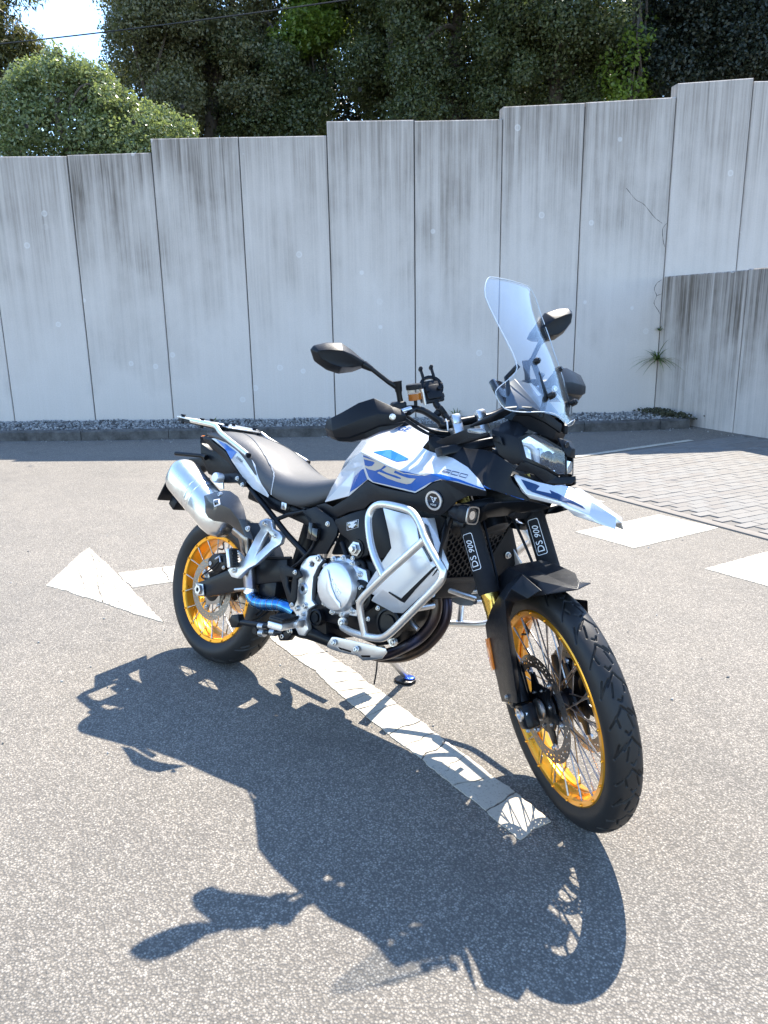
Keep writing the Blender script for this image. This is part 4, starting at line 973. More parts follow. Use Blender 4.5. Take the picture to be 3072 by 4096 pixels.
# --- dark trim below the tank with the round badge
TRIM = ([(0.6072,-0.125,0.7645),(0.6663,-0.137,0.7813),(0.7152,-0.145,0.7742),(0.8002,-0.16,0.8211),(0.8986,-0.188,0.8871),(0.9407,-0.205,0.8808),(0.9846,-0.215,0.8751),(1.063,-0.226,0.8731),(1.144,-0.236,0.8721),(1.179,-0.238,0.8932),(1.206,-0.239,0.9142),(1.242,-0.24,0.9277),(1.293,-0.236,0.9253),(1.382,-0.216,0.9135),(1.378,-0.206,0.9002),(1.323,-0.215,0.8921),(1.294,-0.225,0.8734),(1.259,-0.222,0.8378),(1.234,-0.218,0.8197),(1.168,-0.226,0.8251),(1.067,-0.222,0.8338),(0.9855,-0.21,0.8325),(0.9359,-0.196,0.8203),(0.8896,-0.175,0.7923),(0.8051,-0.155,0.7693),(0.735,-0.14,0.7379),(0.6701,-0.13,0.7399)],[[0,1,2,26],[26,2,25],[2,3,24,25],[3,4,23,24],[4,5,22,23],[5,6,21,22],[6,7,20,21],[7,8,19,20],[8,9,18,19],[9,10,17,18],[10,11,16,17],[11,12,15,16],[12,13,14,15]])
trim, trme = panel('tank_trim', TRIM, 'black_plastic', None, .004, .004, 16, (1, 0, .6)); trt = bvh(trme)
bc = [(1.216,-0.2306,0.8637),(1.215,-0.2348,0.8871),(1.242,-0.2293,0.8676)]
c0 = Vector(bc[0]); _, bn_, _, _ = trt.find_nearest(c0); bn_ = bn_ if bn_.y < 0 else -bn_
badge = part('badge', lathe([(0, .003), (.0225, .003), (.0235, .006), (.0295, .006), (.0305, .003), (.0305, 0)], c0, bn_, 40), 'bare_alloy', trim)
part('badge_face', lathe([(.0, .0045), (.0225, .0045), (.0225, .003)], c0, bn_, 32), 'black_gloss', badge)
bx_ = Vector((0, 0, 1)).cross(bn_).normalized(); by_ = bn_.cross(bx_)
def bp(u, v): return c0+bx_*u+by_*v+bn_*.0052
mes = []
for q in ([(-.013, .013), (-.002, .0105), (-.002, .0075), (-.0105, .0095)], [(.001, .010), (.013, .0115), (.011, .008), (.001, .0065)], [(-.009, .0065), (-.001, .0045), (-.001, .0015), (-.0065, .0035)], [(.002, .0045), (.009, .0055), (.007, .002), (.002, .001)], [(-.005, .001), (.004, -.001), (.0, -.007)]):
    mes.append(mesh([bp(*p) for p in q], [tuple(range(len(q)))]))
mes.append(text_mesh('VOGE', bp(-.012, -.0155), bx_, by_, .0085, 0, .0002)); part('emblem', merge(*mes), 'white_print', badge)

# --- seat
secs = []
for x, w, ze, zt, zb in ((-.150, .075, .975, .982, .962), (-.135, .098, .985, .993, .955), (-.03, .128, .990, 1.000, .950), (.10, .142, .968, .984, .935), (.20, .148, .935, .958, .885), (.29, .152, .893, .920, .815), (.36, .157, .855, .880, .772), (.44, .158, .838, .857, .748), (.53, .150, .838, .853, .742), (.60, .132, .850, .862, .762), (.67, .112, .868, .880, .800), (.735, .088, .892, .902, .835)):
    h = [(0, zb), (.80*w, zb), (w, zb+.006), (w*1.02, (zb+ze)/2), (.93*w, ze-.002), (.66*w, zt-.002), (.3*w, zt), (0, zt)]
    ring = [(x, y, z) for y, z in h]+[(x, -y, z) for y, z in reversed(h[1:-1])]; secs.append(ring)
seat_me = loft(secs, True, True, 2, 60); seat = part('seat', seat_me, 'vinyl'); strt = bvh(seat_me)
sm = curve_pts([(-0.0355,-0.01,0.9944),(0.0786,-0.045,0.9848),(0.1925,-0.085,0.9635),(0.2796,-0.115,0.9361),(0.337,-0.135,0.9082),(0.3746,-0.15,0.8744),(0.3896,-0.157,0.8394),(0.3968,-0.16,0.8039),(0.3914,-0.155,0.7698)], 5)
P = []
for p in sm:
    loc, nor, i, d = strt.find_nearest(p); P.append(loc+(nor if nor.dot(Vector((0, -1, .5))) > 0 else -nor)*.0008)
seam = tube(P, .0017, 6); both('seam', seam, 'vinyl', seat)
dots = []
for k in range(2, len(P)-1):
    for t in (0, .5):
        c = P[k].lerp(P[min(k+1, len(P)-1)], t); q = Vector(box(c, (.004, .0016, .0016), None, 0).vertices[0].co); dots.append(box(c+Vector((.004, 0, 0)), (.0042, .0016, .0022), None, 0))
o = part('stitching', merge(*dots), 'white_print', seat); o['kind'] = 'stuff'

# --- tail
TAILP = ([(-0.0948,-0.098,0.9525),(-0.0642,-0.1,0.9561),(0.0282,-0.112,0.9447),(0.1348,-0.128,0.9164),(0.2376,-0.145,0.9012),(0.2764,-0.152,0.8738),(0.3133,-0.156,0.8276),(0.3777,-0.15,0.7693),(0.374,-0.15,0.7599),(0.2774,-0.146,0.7814),(0.205,-0.14,0.813),(0.096,-0.124,0.8731),(0.0349,-0.112,0.9116)],[[0,1,2,12],[12,2,3,11],[11,3,4,10],[10,4,5,9],[9,5,6,8],[6,7,8]])
tail, tlme = panel('tail_panel', TAILP, 'pearl_white', None, .004, .004, 20, (.1, 0, .85)); tlt = bvh(tlme)
decal('blue_flash', [(-0.0496,-0.104,0.9504),(0.0292,-0.113,0.9391),(0.1252,-0.1277,0.9118),(0.0915,-0.1239,0.8794),(0.0506,-0.1159,0.9056),(0.01,-0.1105,0.9275)], tlt, 'blue_light', tail, .0012)
dd_ = [(0.1285,-0.1294,0.8883),(0.2457,-0.1478,0.8538),(0.1447,-0.1313,0.9024)]
for s_ in (1,):
    me = text_mesh('DS900X', dd_[0], Vector(dd_[1])-Vector(dd_[0]), Vector(dd_[2])-Vector(dd_[0]), .0165, .15, .0002)
    part('model_print', snap(me, tlt, .0014, .05, Vector((0, -1, 0))), 'navy_print', tail)
tb = [(-0.1756,-0.085,0.9511),(-0.1477,-0.07,0.977),(0.0035,-0.095,0.9568),(-0.0966,-0.094,0.9441),(0.0311,-0.108,0.9043),(0.0904,-0.12,0.8662),(0.2013,-0.136,0.8063),(0.1116,-0.118,0.8365),(0.0586,-0.105,0.8607),(-0.0663,-0.09,0.8993),(-0.1672,-0.082,0.9375)]
V = tb; F = [(0, 1, 2, 3), (0, 3, 10), (10, 3, 4, 9), (9, 4, 5, 8), (8, 5, 6, 7)]
both('tail_trim', shell(V, F, .02, .003, 24, 0, (0, 0, .9)), 'black_plastic')
# underside, hanger and plate
hg = part('plate_hanger', None, None)
secs = []
for x, w, z0, z1 in ((-.20, .075, .935, .955), (-.19, .07, .86, .925), (-.13, .06, .80, .90), (-.04, .055, .78, .90), (.10, .07, .80, .92), (.3, .09, .72, .80)):
    secs.append([(x, -w, z0), (x, -w*1.1, z1), (x, w*1.1, z1), (x, w, z0)])
part('tail_underside', bevelled(loft(secs, True, True, 0, 30), .006), 'black_plastic', hg)
arm = [(-0.1954,-0.045,0.9211),(-0.1399,-0.045,0.9144),(-0.0868,-0.045,0.8901),(-0.005,-0.045,0.8579),(-0.029,-0.045,0.8379),(-0.114,-0.045,0.8342),(-0.1248,-0.045,0.7915),(-0.1553,-0.045,0.7969),(-0.191,-0.045,0.8257),(-0.2628,-0.045,0.8299),(-0.3172,-0.045,0.8424),(-0.3082,-0.045,0.8495),(-0.2184,-0.045,0.8618),(-0.1956,-0.045,0.8732)]
part('hanger_arm', plate(arm, (0, .09, 0), .004), 'black_plastic', hg)
pc0, pc1 = Vector((-.352, 0, .769)), Vector((-.425, 0, .645))
pn = (pc1-pc0).normalized().cross(Vector((0, 1, 0))).normalized()
q = [pc0+Vector((0, -.11, 0)), pc1+Vector((0, -.11, 0)), pc1+Vector((0, .11, 0)), pc0+Vector((0, .11, 0))]
part('plate_frame', plate(q, pn*.008, .002), 'black_plastic', hg)
part('licence_plate', plate([pc0.lerp(pc1, .04)+Vector((0, -.105, 0))-pn*.001, pc0.lerp(pc1, .96)+Vector((0, -.105, 0))-pn*.001, pc0.lerp(pc1, .96)+Vector((0, .105, 0))-pn*.001, pc0.lerp(pc1, .04)+Vector((0, .105, 0))-pn*.001], -pn*.0015, .0005), 'plate_white', hg)
part('plate_strut', tube([(-.19, 0, .86), (-.30, 0, .80), (-.37, 0, .73)], [.03, .026, .02], 10), 'black_plastic', hg)
part('mud_flap', box((-.36, -.02, .64), (.05, .10, .05), Matrix.Rotation(R(30), 3, 'Y'), .006), 'black_plastic', hg)
bk_ = [(-0.2896,-0.08,0.8652),(-0.1664,-0.08,0.8716),(-0.136,-0.08,0.8671)]
for sd in (1, -1):
    pp = [(p[0], p[1]*sd, p[2]) for p in bk_]
    part('rear_indicator', tube([Vector(pp[0])+Vector((0, -.05*sd, 0)), Vector(pp[0])+Vector((.004, -.05*sd, 0)), pp[1], pp[2]], [.009, .010, .009, .012], 10), 'black_satin', hg)
part('tail_light', box((-.215, 0, .945), (.02, .12, .03), None, .006), 'orange_reflector', hg)

# --- luggage rack
rk = part('luggage_rack', None, None)
tr = [(-0.2395,-0.105,1.017),(-0.0725,-0.115,1.009),(-0.0356,-0.12,1.004),(0.0027,-0.13,0.9819),(0.1248,-0.148,0.9453),(0.2364,-0.16,0.9099)]
rt = fillet(tr, .04, 5)
both('rack_tube', tube(rt, .0098, 12), 'steel_tube', rk)
both('tube_plug', tube([Vector(rt[-1]), Vector(rt[-1])+(rt[-1]-rt[-2]).normalized()*.010], .0104, 12), 'black_plastic', rk)
zr = lambda x: 1.033-.055*(x+.426)
outl = [(-.405, -.05), (-.385, -.085), (-.265, -.098), (-.10, -.098), (.0, -.085), (.02, -.04), (.02, .04), (.0, .085), (-.10, .098), (-.265, .098), (-.385, .085), (-.405, .05)]
hole1 = [(-.37, -.055), (-.28, -.065), (-.28, .065), (-.37, .055)]; hole2 = [(-.24, -.068), (-.06, -.068), (-.06, .068), (-.24, .068)]
to3 = lambda L, dz=0: [(x, y, zr(x)+dz) for x, y in L]
part('rack_plate', plate(to3(outl), (0, 0, -.006), .0015, [to3(hole1), to3(hole2)]), 'brushed_steel', rk)
ol2 = [(x*.97-.01, y*.9) for x, y in outl]
part('rack_underlay', plate(to3(ol2, -.008), (0, 0, -.014), .002, [to3(hole1, -.008), to3(hole2, -.008)]), 'black_plastic', rk)
for x, y in ((-.345, -.078), (-.19, -.085), (-.03, -.075), (-.345, .078), (-.19, .085), (-.03, .075)):
    part('rack_knob', lathe([(0, .012), (.011, .012), (.012, .008), (.008, .005), (.008, -.03), (0, -.03)], (x, y, zr(x)), (0, 0, 1), 14), 'black_plastic', rk)
both('rack_bracket', box((-.05, -.105, .985), (.05, .014, .06), None, .004), 'black_plastic', rk)

# --- silencer
sl = part('silencer', None, None)
ax0, ax1 = Vector([(-0.1152,-0.215,0.7885)][0]), Vector([(0.202,-0.205,0.6233)][0])
ad = (ax1-ax0); Ls = ad.length; ad.normalize(); uy = (Vector((0, -1, 0))-ad*ad.dot(Vector((0, -1, 0)))).normalized(); uz = ad.cross(uy)
if uz.z < 0: uz = -uz
def ring(t, a, b, ex=2.6, n=36):
    out = []
    for k in range(n):
        th = 2*math.pi*k/n; c, s_ = math.cos(th), math.sin(th); q = (abs(c)**ex+abs(s_)**ex)**(-1/ex); out.append(ax0+ad*(Ls*t)+uy*(a*c*q)+uz*(b*s_*q))
    return out
body = [ring(t, a, b) for t, a, b in ((-.035, .034, .040), (-.035, .050, .060), (-.02, .057, .068), (.02, .062, .074), (.08, .064, .076), (.40, .064, .076), (.405, .0625, .0745), (.42, .0625, .0745), (.425, .064, .076), (.50, .064, .076), (.505, .0625, .0745), (.52, .0625, .0745), (.525, .064, .076), (.80, .064, .076), (.93, .058, .070), (1.04, .040, .048), (1.06, .026, .028))]
slm = loft(body, True, True, 0, 40); part('can', slm, 'brushed_steel', sl); slt = bvh(slm)
part('outlet', tube([ax0-ad*.016, ax0-ad*.025], .026, 20), 'hole_dark', sl)
SH = [(0.1592,-0.275,0.6998),(0.1347,-0.268,0.7286),(0.1636,-0.262,0.7408),(0.2355,-0.255,0.764),(0.2721,-0.25,0.7665),(0.3253,-0.252,0.7519),(0.3682,-0.255,0.717),(0.3975,-0.258,0.6767),(0.4434,-0.25,0.6047),(0.4057,-0.262,0.6122),(0.3834,-0.268,0.6224),(0.343,-0.275,0.6395),(0.3083,-0.28,0.6491),(0.2403,-0.285,0.6449),(0.2029,-0.285,0.6515),(0.1728,-0.28,0.6671)]+[(0.2686,-0.298,0.717),(0.3408,-0.295,0.7072),(0.3891,-0.29,0.6744)]
F = [(0, 1, 2, 16), (16, 2, 3, 4), (16, 4, 17), (17, 4, 5, 6), (17, 6, 18), (18, 6, 7), (18, 7, 8, 9), (18, 9, 10), (18, 10, 11, 17), (17, 11, 12), (17, 12, 13, 16), (16, 13, 14, 15), (16, 15, 0)]
shm = shell(SH, F, .004, .002, 30, 0, (ax0+ad*Ls*.7)[:]); part('heat_shield', shm, 'carbon', sl); sht = bvh(shm)
for px_ in ([(0.2392,-0.29,0.7468),(0.4246,-0.29,0.6461)]): bolt(Vector(px_)+Vector((.0, .022, -.0)), (0, -1, .15), .008, sl)
dm = [(0.2267,-0.298,0.724),(0.2589,-0.298,0.7321),(0.2859,-0.298,0.7143),(0.2471,-0.298,0.6984)]
decal('shield_print', dm, sht, 'white_print', sl, .0012, .006, (0, -1, 0), False)
decal('shield_print', [(0.2357,-0.298,0.7216),(0.2581,-0.298,0.7278),(0.2757,-0.298,0.7154),(0.25,-0.298,0.705)], sht, 'black_gloss', sl, .002, .006, (0, -1, 0), False)
mb = [(0.0994,-0.2,0.8067),(0.1001,-0.18,0.8203),(0.1104,-0.17,0.8048),(0.1239,-0.17,0.7599),(0.1104,-0.18,0.7603),(0.0844,-0.19,0.7782)]
part('can_bracket', plate(mb, (0, .006, 0), .001), 'brushed_steel', sl)
part('can_mount', lathe([(0, .012), (.018, .012), (.021, .006), (.021, -.02)], [(0.1022,-0.19,0.8012)][0], (0, -1, .1), 24), 'cast_alloy', sl)
hb = [(0.0771,-0.15,0.8161),(0.1627,-0.15,0.83),(0.1903,-0.15,0.8213),(0.2267,-0.15,0.8095),(0.236,-0.15,0.7838),(0.207,-0.15,0.7801),(0.1788,-0.15,0.7928),(0.0932,-0.15,0.7809)]
part('hanger_bracket', plate(hb, (0, .03, 0), .003), 'black_satin', sl)
for p in [(0.1821,-0.152,0.8104),(0.2179,-0.152,0.7894)]: bolt(p, (0, -1, 0), .007, sl)
# link pipe: plain titanium drop then the segmented blue elbow
lp = [(0.2456,-0.175,0.6178),(0.2833,-0.165,0.5975),(0.2919,-0.152,0.5564),(0.3027,-0.142,0.4939),(0.3183,-0.138,0.4325),(0.3286,-0.136,0.3889)]
part('link_pipe', tube(curve_pts(lp, 5), .0268, 20), 'titanium_pipe', sl)
part('pipe_clamp', tube([Vector(lp[-1])+Vector((-.0, 0, .012)), Vector(lp[-1])+Vector((0, 0, -.010))], .029, 20), 'brushed_steel', sl)
part('clamp_bolt', tube([(0.2698,-0.165,0.3809),(0.3273,-0.165,0.3968)], .006, 10), 'bolt_steel', sl)
eb = curve_pts([(0.3309,-0.136,0.3856),(0.3419,-0.136,0.3676),(0.3716,-0.136,0.3546),(0.4157,-0.136,0.3563),(0.4597,-0.136,0.3666),(0.4983,-0.13,0.3726),(0.5389,-0.125,0.3704),(0.5601,-0.115,0.3594)], 6)
part('elbow', tube(eb, .0262, 20), 'blued_titanium', sl)
for k in range(3, 34, 4):
    d = (eb[k+1]-eb[k-1]).normalized(); part('weld_ring', tube([eb[k]-d*.0012, eb[k]+d*.0012], .0269, 20), 'titanium_pipe', sl)

# ---------------------------------------------------------------- frame, swingarm, engine
chs = part('frame', None, None)
def bt(path, r, mat, name, par, fil=.0, mirror=True, seg=12):
    me = tube(fillet(path, fil, 5) if fil else path, r, seg); o = part(name, me, mat, par)
    if mirror: part(name, mirrored(me), mat, par)
    return o
bt([(0.1735,-0.115,0.8137),(0.2731,-0.125,0.758),(0.383,-0.125,0.6942),(0.4798,-0.125,0.637),(0.6027,-0.125,0.5776)], .0115, 'frame_black', 'subframe_tube', chs)
bt([(0.4128,-0.125,0.6831),(0.4662,-0.125,0.707),(0.5644,-0.125,0.7397)], .0085, 'frame_black', 'subframe_tube', chs)
bt([(.30, -.11, .79), (.55, -.11, .745), (.80, -.13, .72)], .011, 'frame_black', 'subframe_tube', chs)
bt([(.80, -.14, .70), (1.05, -.12, .86), (1.14, -.05, .93)], .02, 'frame_black', 'frame_spar', chs)
part('seat_base', box((.42, 0, .725), (.46, .20, .05), Matrix.Rotation(R(8), 3, 'Y'), .01), 'frame_black', chs)
part('rear_hugger', loft([[(-.02+.345*math.cos(a), y, .321+.345*math.sin(a)) for y, a in ((-.07, R(t)), (0, R(t)), (.07, R(t)), (.07, R(t)+.02), (0, R(t)+.02), (-.07, R(t)+.02))] for t in (20, 35, 50, 62)], True, True, 0, 40), 'black_plastic', chs)
part('shock_spring', tube([(.43, 0, .40), (.50, 0, .70)], .045, 18), 'frame_black', chs)
bp_ = [(0.5717,-0.15,0.7375),(0.6358,-0.15,0.7638),(0.7278,-0.15,0.7354),(0.7589,-0.15,0.7079),(0.7577,-0.15,0.6798),(0.7191,-0.15,0.6075),(0.6349,-0.15,0.5893),(0.6231,-0.15,0.5967),(0.6735,-0.15,0.6369),(0.683,-0.15,0.6576),(0.6722,-0.15,0.6794),(0.6305,-0.15,0.6915),(0.6238,-0.15,0.7191),(0.5794,-0.15,0.7339)]
part('side_cover', plate(bp_, (0, .012, 0), .003), 'black_plastic', chs); part('side_cover', mirrored(plate(bp_, (0, .012, 0), .003)), 'black_plastic', chs)
bolt([(0.7111,-0.152,0.713)][0], (0, -1, 0), .007, chs)
part('wire_connector', merge(box([(0.6709,-0.165,0.6685)][0], (.030, .018, .045), None, .004), box([(0.6475,-0.165,0.6773)][0], (.02, .02, .06), None, .004)), 'black_gloss', chs)
part('wire_connector', box([(0.4347,-0.11,0.7387)][0], (.03, .02, .03), None, .003), 'brushed_steel', chs)
part('loom', tube(curve_pts([(0.6654,-0.16,0.6449),(0.6492,-0.155,0.6135),(0.6083,-0.165,0.5579),(0.5609,-0.155,0.5265)], 5), .005, 8), 'black_plastic', chs)
up_ = [(0.7496,-0.165,0.7328),(0.8195,-0.165,0.7651),(0.8985,-0.165,0.798),(0.9285,-0.165,0.6425),(0.8943,-0.165,0.6271),(0.8711,-0.165,0.6272),(0.8511,-0.165,0.646),(0.8334,-0.165,0.6745),(0.7899,-0.165,0.6888),(0.779,-0.165,0.7131)]
part('airbox_cover', plate(up_, (0, .02, 0), .004), 'black_plastic', chs); part('airbox_cover', mirrored(plate(up_, (0, .02, 0), .004)), 'black_plastic', chs)
stk = [(0.8137,-0.1665,0.7338),(0.8648,-0.1665,0.7536),(0.8687,-0.1665,0.7265),(0.8194,-0.1665,0.7066)]
st_o = part('sticker', plate(stk, (0, .0012, 0), .0002), 'white_print', chs)
ins = [Vector(p) for p in stk]; cc = sum(ins, Vector())/4
part('sticker_face', plate([cc+(p-cc)*.94+Vector((0, -.0004, 0)) for p in ins], (0, .001, 0), .0001), 'black_gloss', st_o)
for k in range(6):
    t = .16+.13*k; w0, w1 = ((.12, .88), (.3, .7), (.35, .65), (.15, .8), (.2, .7), (.4, .6))[k]
    a = ins[0].lerp(ins[3], t); b = ins[1].lerp(ins[2], t); part('sticker_line', strip([a.lerp(b, w0)+Vector((0, -.0008, 0)), a.lerp(b, w1)+Vector((0, -.0008, 0))], .0032), 'white_print', st_o)
pv_ = Vector([(0.8763,-0.172,0.6542)][0]); part('frame_bolt', lathe([(0, -.002), (.026, -.002), (.026, .004), (.018, .005), (.018, .016), (.010, .017), (.010, .026), (0, .026)], pv_, (0, -1, 0), 6), 'bolt_steel', chs)
part('frame_boss', lathe([(.0, 0), (.034, 0), (.032, .01), (0, .01)], pv_+Vector((0, .012, 0)), (0, -1, 0), 24), 'black_satin', chs)

# swingarm
sw = part('swingarm', None, None)
so = [(-0.0433,-0.128,0.3374),(0.014,-0.128,0.3635),(0.1522,-0.128,0.4319),(0.2567,-0.128,0.4765),(0.3795,-0.128,0.5257),(0.5001,-0.128,0.5489),(0.5162,-0.128,0.466),(0.458,-0.128,0.4485),(0.3596,-0.128,0.4205),(0.2762,-0.128,0.3786),(0.1702,-0.128,0.3424),(0.055,-0.128,0.3012),(-0.0283,-0.128,0.2882)]
sme = plate(so, (0, .035, 0), .006); both('arm', sme, 'frame_black', sw)
part('arm_bridge', box((.40, 0, .41), (.10, .24, .09), None, .012), 'frame_black', sw)
axp = [(-0.0285,-0.13,0.3407),(0.0225,-0.13,0.3493),(0.0382,-0.13,0.3044),(-0.0117,-0.13,0.292)]
ap = plate(axp, (0, -.006, 0), .0015); both('axle_block', ap, 'bare_alloy', sw)
axc = Vector([(0.0071,-0.137,0.3232)][0]); part('axle_nut', lathe([(.010, .004), (.010, .012), (.020, .012), (.022, .006), (.022, 0)], axc, (0, -1, 0), 6), 'bare_alloy', sw); part('axle_end', lathe([(0, .006), (.010, .006), (.012, .0)], axc, (0, -1, 0), 20), 'hole_dark', sw)
cq = [(-0.0059,-0.105,0.4479),(0.0167,-0.105,0.4734),(0.0617,-0.105,0.4882),(0.1077,-0.105,0.4927),(0.1225,-0.105,0.4354),(0.084,-0.105,0.411),(0.0448,-0.105,0.403),(0.0083,-0.105,0.4125),(-0.0071,-0.105,0.4264)]
cal = part('rear_caliper', plate(cq, (0, .055, 0), .007), 'black_satin', sw)
cb = Vector([(0.0175,-0.107,0.4355)][0]); part('caliper_mark', lathe([(.0055, .001), (.0055, .0016), (.0085, .0016), (.0085, .001)], cb, (0, -1, 0), 20, True), 'white_print', cal); part('caliper_mark', lathe([(0, .0015), (.003, .0015), (.003, .001)], cb, (0, -1, 0), 12), 'white_print', cal)
part('caliper_bracket', plate([(-0.0017,-0.1,0.3934),(0.1098,-0.1,0.4494),(0.1258,-0.1,0.436),(0.0784,-0.1,0.4055),(0.0167,-0.1,0.3716)], (0, .02, 0), .003), 'black_satin', sw)
part('caliper_pin', tube([(0.0564,-0.112,0.46),(0.08,-0.112,0.4771),(0.0913,-0.112,0.4543)], .005, 8), 'bare_alloy', sw)
for p in [(0.0025,-0.108,0.3859),(0.0041,-0.108,0.3713),(0.11,-0.108,0.435)]: bolt(p, (0, -1, 0), .006, sw)
part('rear_hose', tube(curve_pts([(0.1018,-0.1,0.4894),(0.0479,-0.12,0.4207),(-0.0122,-0.12,0.3747),(0.0246,-0.12,0.3654)], 6), .0035, 8), 'black_plastic', sw)
part('rear_hose', tube(curve_pts([(0.3707,-0.135,0.5267),(0.4382,-0.135,0.5396),(0.5303,-0.135,0.5572)], 4), .005, 8), 'black_plastic', sw)
part('chain_run', box((.25, .092, .37), (.50, .016, .018), Matrix.Rotation(R(-8), 3, 'Y'), .002), 'bolt_steel', sw)

# silver plate carrying foot peg and engine
pl = [(0.6461,-0.158,0.5861),(0.6837,-0.158,0.5973),(0.7154,-0.158,0.585),(0.6959,-0.158,0.5573),(0.6793,-0.158,0.5169),(0.6814,-0.158,0.4709),(0.685,-0.158,0.4345),(0.7074,-0.158,0.4211),(0.6716,-0.158,0.3931),(0.6723,-0.158,0.3614),(0.6887,-0.158,0.3281),(0.6708,-0.158,0.2991),(0.6443,-0.158,0.2955),(0.619,-0.158,0.3198),(0.6215,-0.158,0.3608),(0.5979,-0.158,0.3755),(0.5788,-0.158,0.3767),(0.6022,-0.158,0.425),(0.6003,-0.158,0.4815),(0.6046,-0.158,0.5202),(0.6092,-0.158,0.5494),(0.6254,-0.158,0.5713)]
hl_ = [(0.6507,-0.158,0.5622),(0.6626,-0.158,0.5692),(0.6748,-0.158,0.5646),(0.6752,-0.158,0.5555),(0.663,-0.158,0.5498),(0.6517,-0.158,0.5531)]
fp = part('footrest_plate', plate(pl, (0, .022, 0), .004, [hl_]), 'cast_alloy')
part('footrest_plate', mirrored(plate(pl, (0, .022, 0), .004)), 'cast_alloy')
part('pivot_ring', lathe([(.010, .0), (.010, .006), (.017, .008), (.021, .004), (.021, 0)], [(0.6389,-0.158,0.4653)][0], (0, -1, 0), 24), 'cast_alloy', fp); part('pivot_hole', lathe([(0, .003), (.011, .003), (.011, 0)], [(0.6389,-0.158,0.4653)][0], (0, -1, 0), 20), 'hole_dark', fp)
for p, r in zip([(0.6956,-0.16,0.5872),(0.6229,-0.16,0.3896),(0.6608,-0.16,0.408),(0.6277,-0.16,0.3577),(0.6006,-0.16,0.301),(0.5691,-0.16,0.2712),(0.6567,-0.16,0.3765)], (.0095, .008, .009, .006, .009, .009, .006)): bolt(p, (0, -1, 0), r, fp)
hg_ = [(0.5273,-0.185,0.5232),(0.5588,-0.185,0.5352),(0.6317,-0.185,0.531),(0.6496,-0.185,0.5115),(0.6256,-0.185,0.4962),(0.6327,-0.185,0.4239),(0.622,-0.185,0.3942),(0.5986,-0.185,0.401),(0.5509,-0.185,0.4671),(0.5293,-0.185,0.4983)]; hh = [(0.5721,-0.185,0.4953),(0.6015,-0.185,0.5005),(0.6014,-0.185,0.4441),(0.5837,-0.185,0.4638)]
part('heel_guard', plate(hg_, (0, .012, 0), .005, [hh]), 'black_plastic', fp)
for p in [(0.6166,-0.188,0.521),(0.6209,-0.188,0.4026)]: bolt(p, (0, -1, 0), .0065, fp)
part('pedal_block', plate([(0.5368,-0.165,0.2754),(0.5609,-0.165,0.2985),(0.6049,-0.165,0.3073),(0.6126,-0.165,0.2855),(0.5962,-0.165,0.2621),(0.5558,-0.165,0.2513)], (0, .03, 0), .004), 'black_satin', fp)
# rider's peg
def peg(name, base, tipv, par, w=.042, h=.02, up=Vector((0, 0, 1))):
    b, t = Vector(base), Vector(tipv); d = (t-b).normalized(); s_ = d.cross(up).normalized(); u = s_.cross(d)
    M3 = Matrix((d, s_, u)).transposed(); L = (t-b).length
    o = part(name, box((b+t)/2, (L, w, h), M3, .006), 'cast_alloy', par)
    rb = [box((b+t)/2+u*(h/2+.007), (L*.97, w*.94, .012), M3, .004)]
    part('peg_rubber', rb[0], 'rubber', o)
    for k in range(7):
        part('rubber_rib', box(b.lerp(t, .1+.8*k/6)+u*(h/2+.0145), (L*.06, w*.98, .006), M3, .0015), 'rubber', o)
    return o
peg('footpeg', [(0.6412,-0.195,0.3448)][0], [(0.6663,-0.3,0.3455)][0], fp, .062, .026)
part('peg_joint', box([(0.6587,-0.19,0.3487)][0], (.05, .04, .03), None, .006), 'cast_alloy', fp)
peg('footpeg', mir([[(0.6412,-0.195,0.3448)][0]])[0], mir([[(0.6663,-0.3,0.3455)][0]])[0], fp, .062, .026)
# passenger peg bracket
po = [(0.3472,-0.15,0.6678),(0.3752,-0.15,0.6806),(0.4084,-0.15,0.6806),(0.4257,-0.152,0.6481),(0.4618,-0.152,0.6423),(0.4839,-0.152,0.627),(0.4823,-0.156,0.5996),(0.454,-0.165,0.5765),(0.4071,-0.195,0.5089),(0.3771,-0.205,0.4875),(0.3424,-0.22,0.4411),(0.3036,-0.22,0.4398),(0.2739,-0.22,0.4618),(0.3194,-0.215,0.4951),(0.3446,-0.207,0.5161),(0.3551,-0.2,0.5426),(0.3596,-0.175,0.6063),(0.3674,-0.16,0.6383),(0.3406,-0.153,0.654)]
ph = [(0.403,-0.155,0.6339),(0.4283,-0.155,0.621),(0.427,-0.158,0.6016),(0.4058,-0.172,0.5686),(0.3937,-0.192,0.5384),(0.3963,-0.186,0.5648),(0.3937,-0.162,0.6103)]
pme = plate(po, (0, .022, 0), .004, [ph]); pb = part('passenger_bracket', pme, 'cast_alloy'); part('passenger_bracket', mirrored(pme), 'cast_alloy')
for p in [(0.3809,-0.153,0.6616),(0.4451,-0.153,0.6229)]: bolt(p, (0, -1, 0), .008, pb)
bolt([(0.319,-0.224,0.4678)][0], (0, -1, 0), .007, pb)
ppb, ppt = Vector([(0.3188,-0.235,0.4775)][0]), Vector([(0.2945,-0.235,0.5488)][0])
d = (ppt-ppb).normalized()
q = peg('passenger_peg', ppb, ppt, pb, .036, .018, Vector((1, .15, 0)))
gb = [(0.2651,-0.2,0.545),(0.2924,-0.2,0.5431),(0.3399,-0.2,0.5204),(0.333,-0.2,0.5059),(0.2874,-0.2,0.5342)]; part('peg_stop', plate(gb, (0, .008, 0), .001), 'cast_alloy', pb)
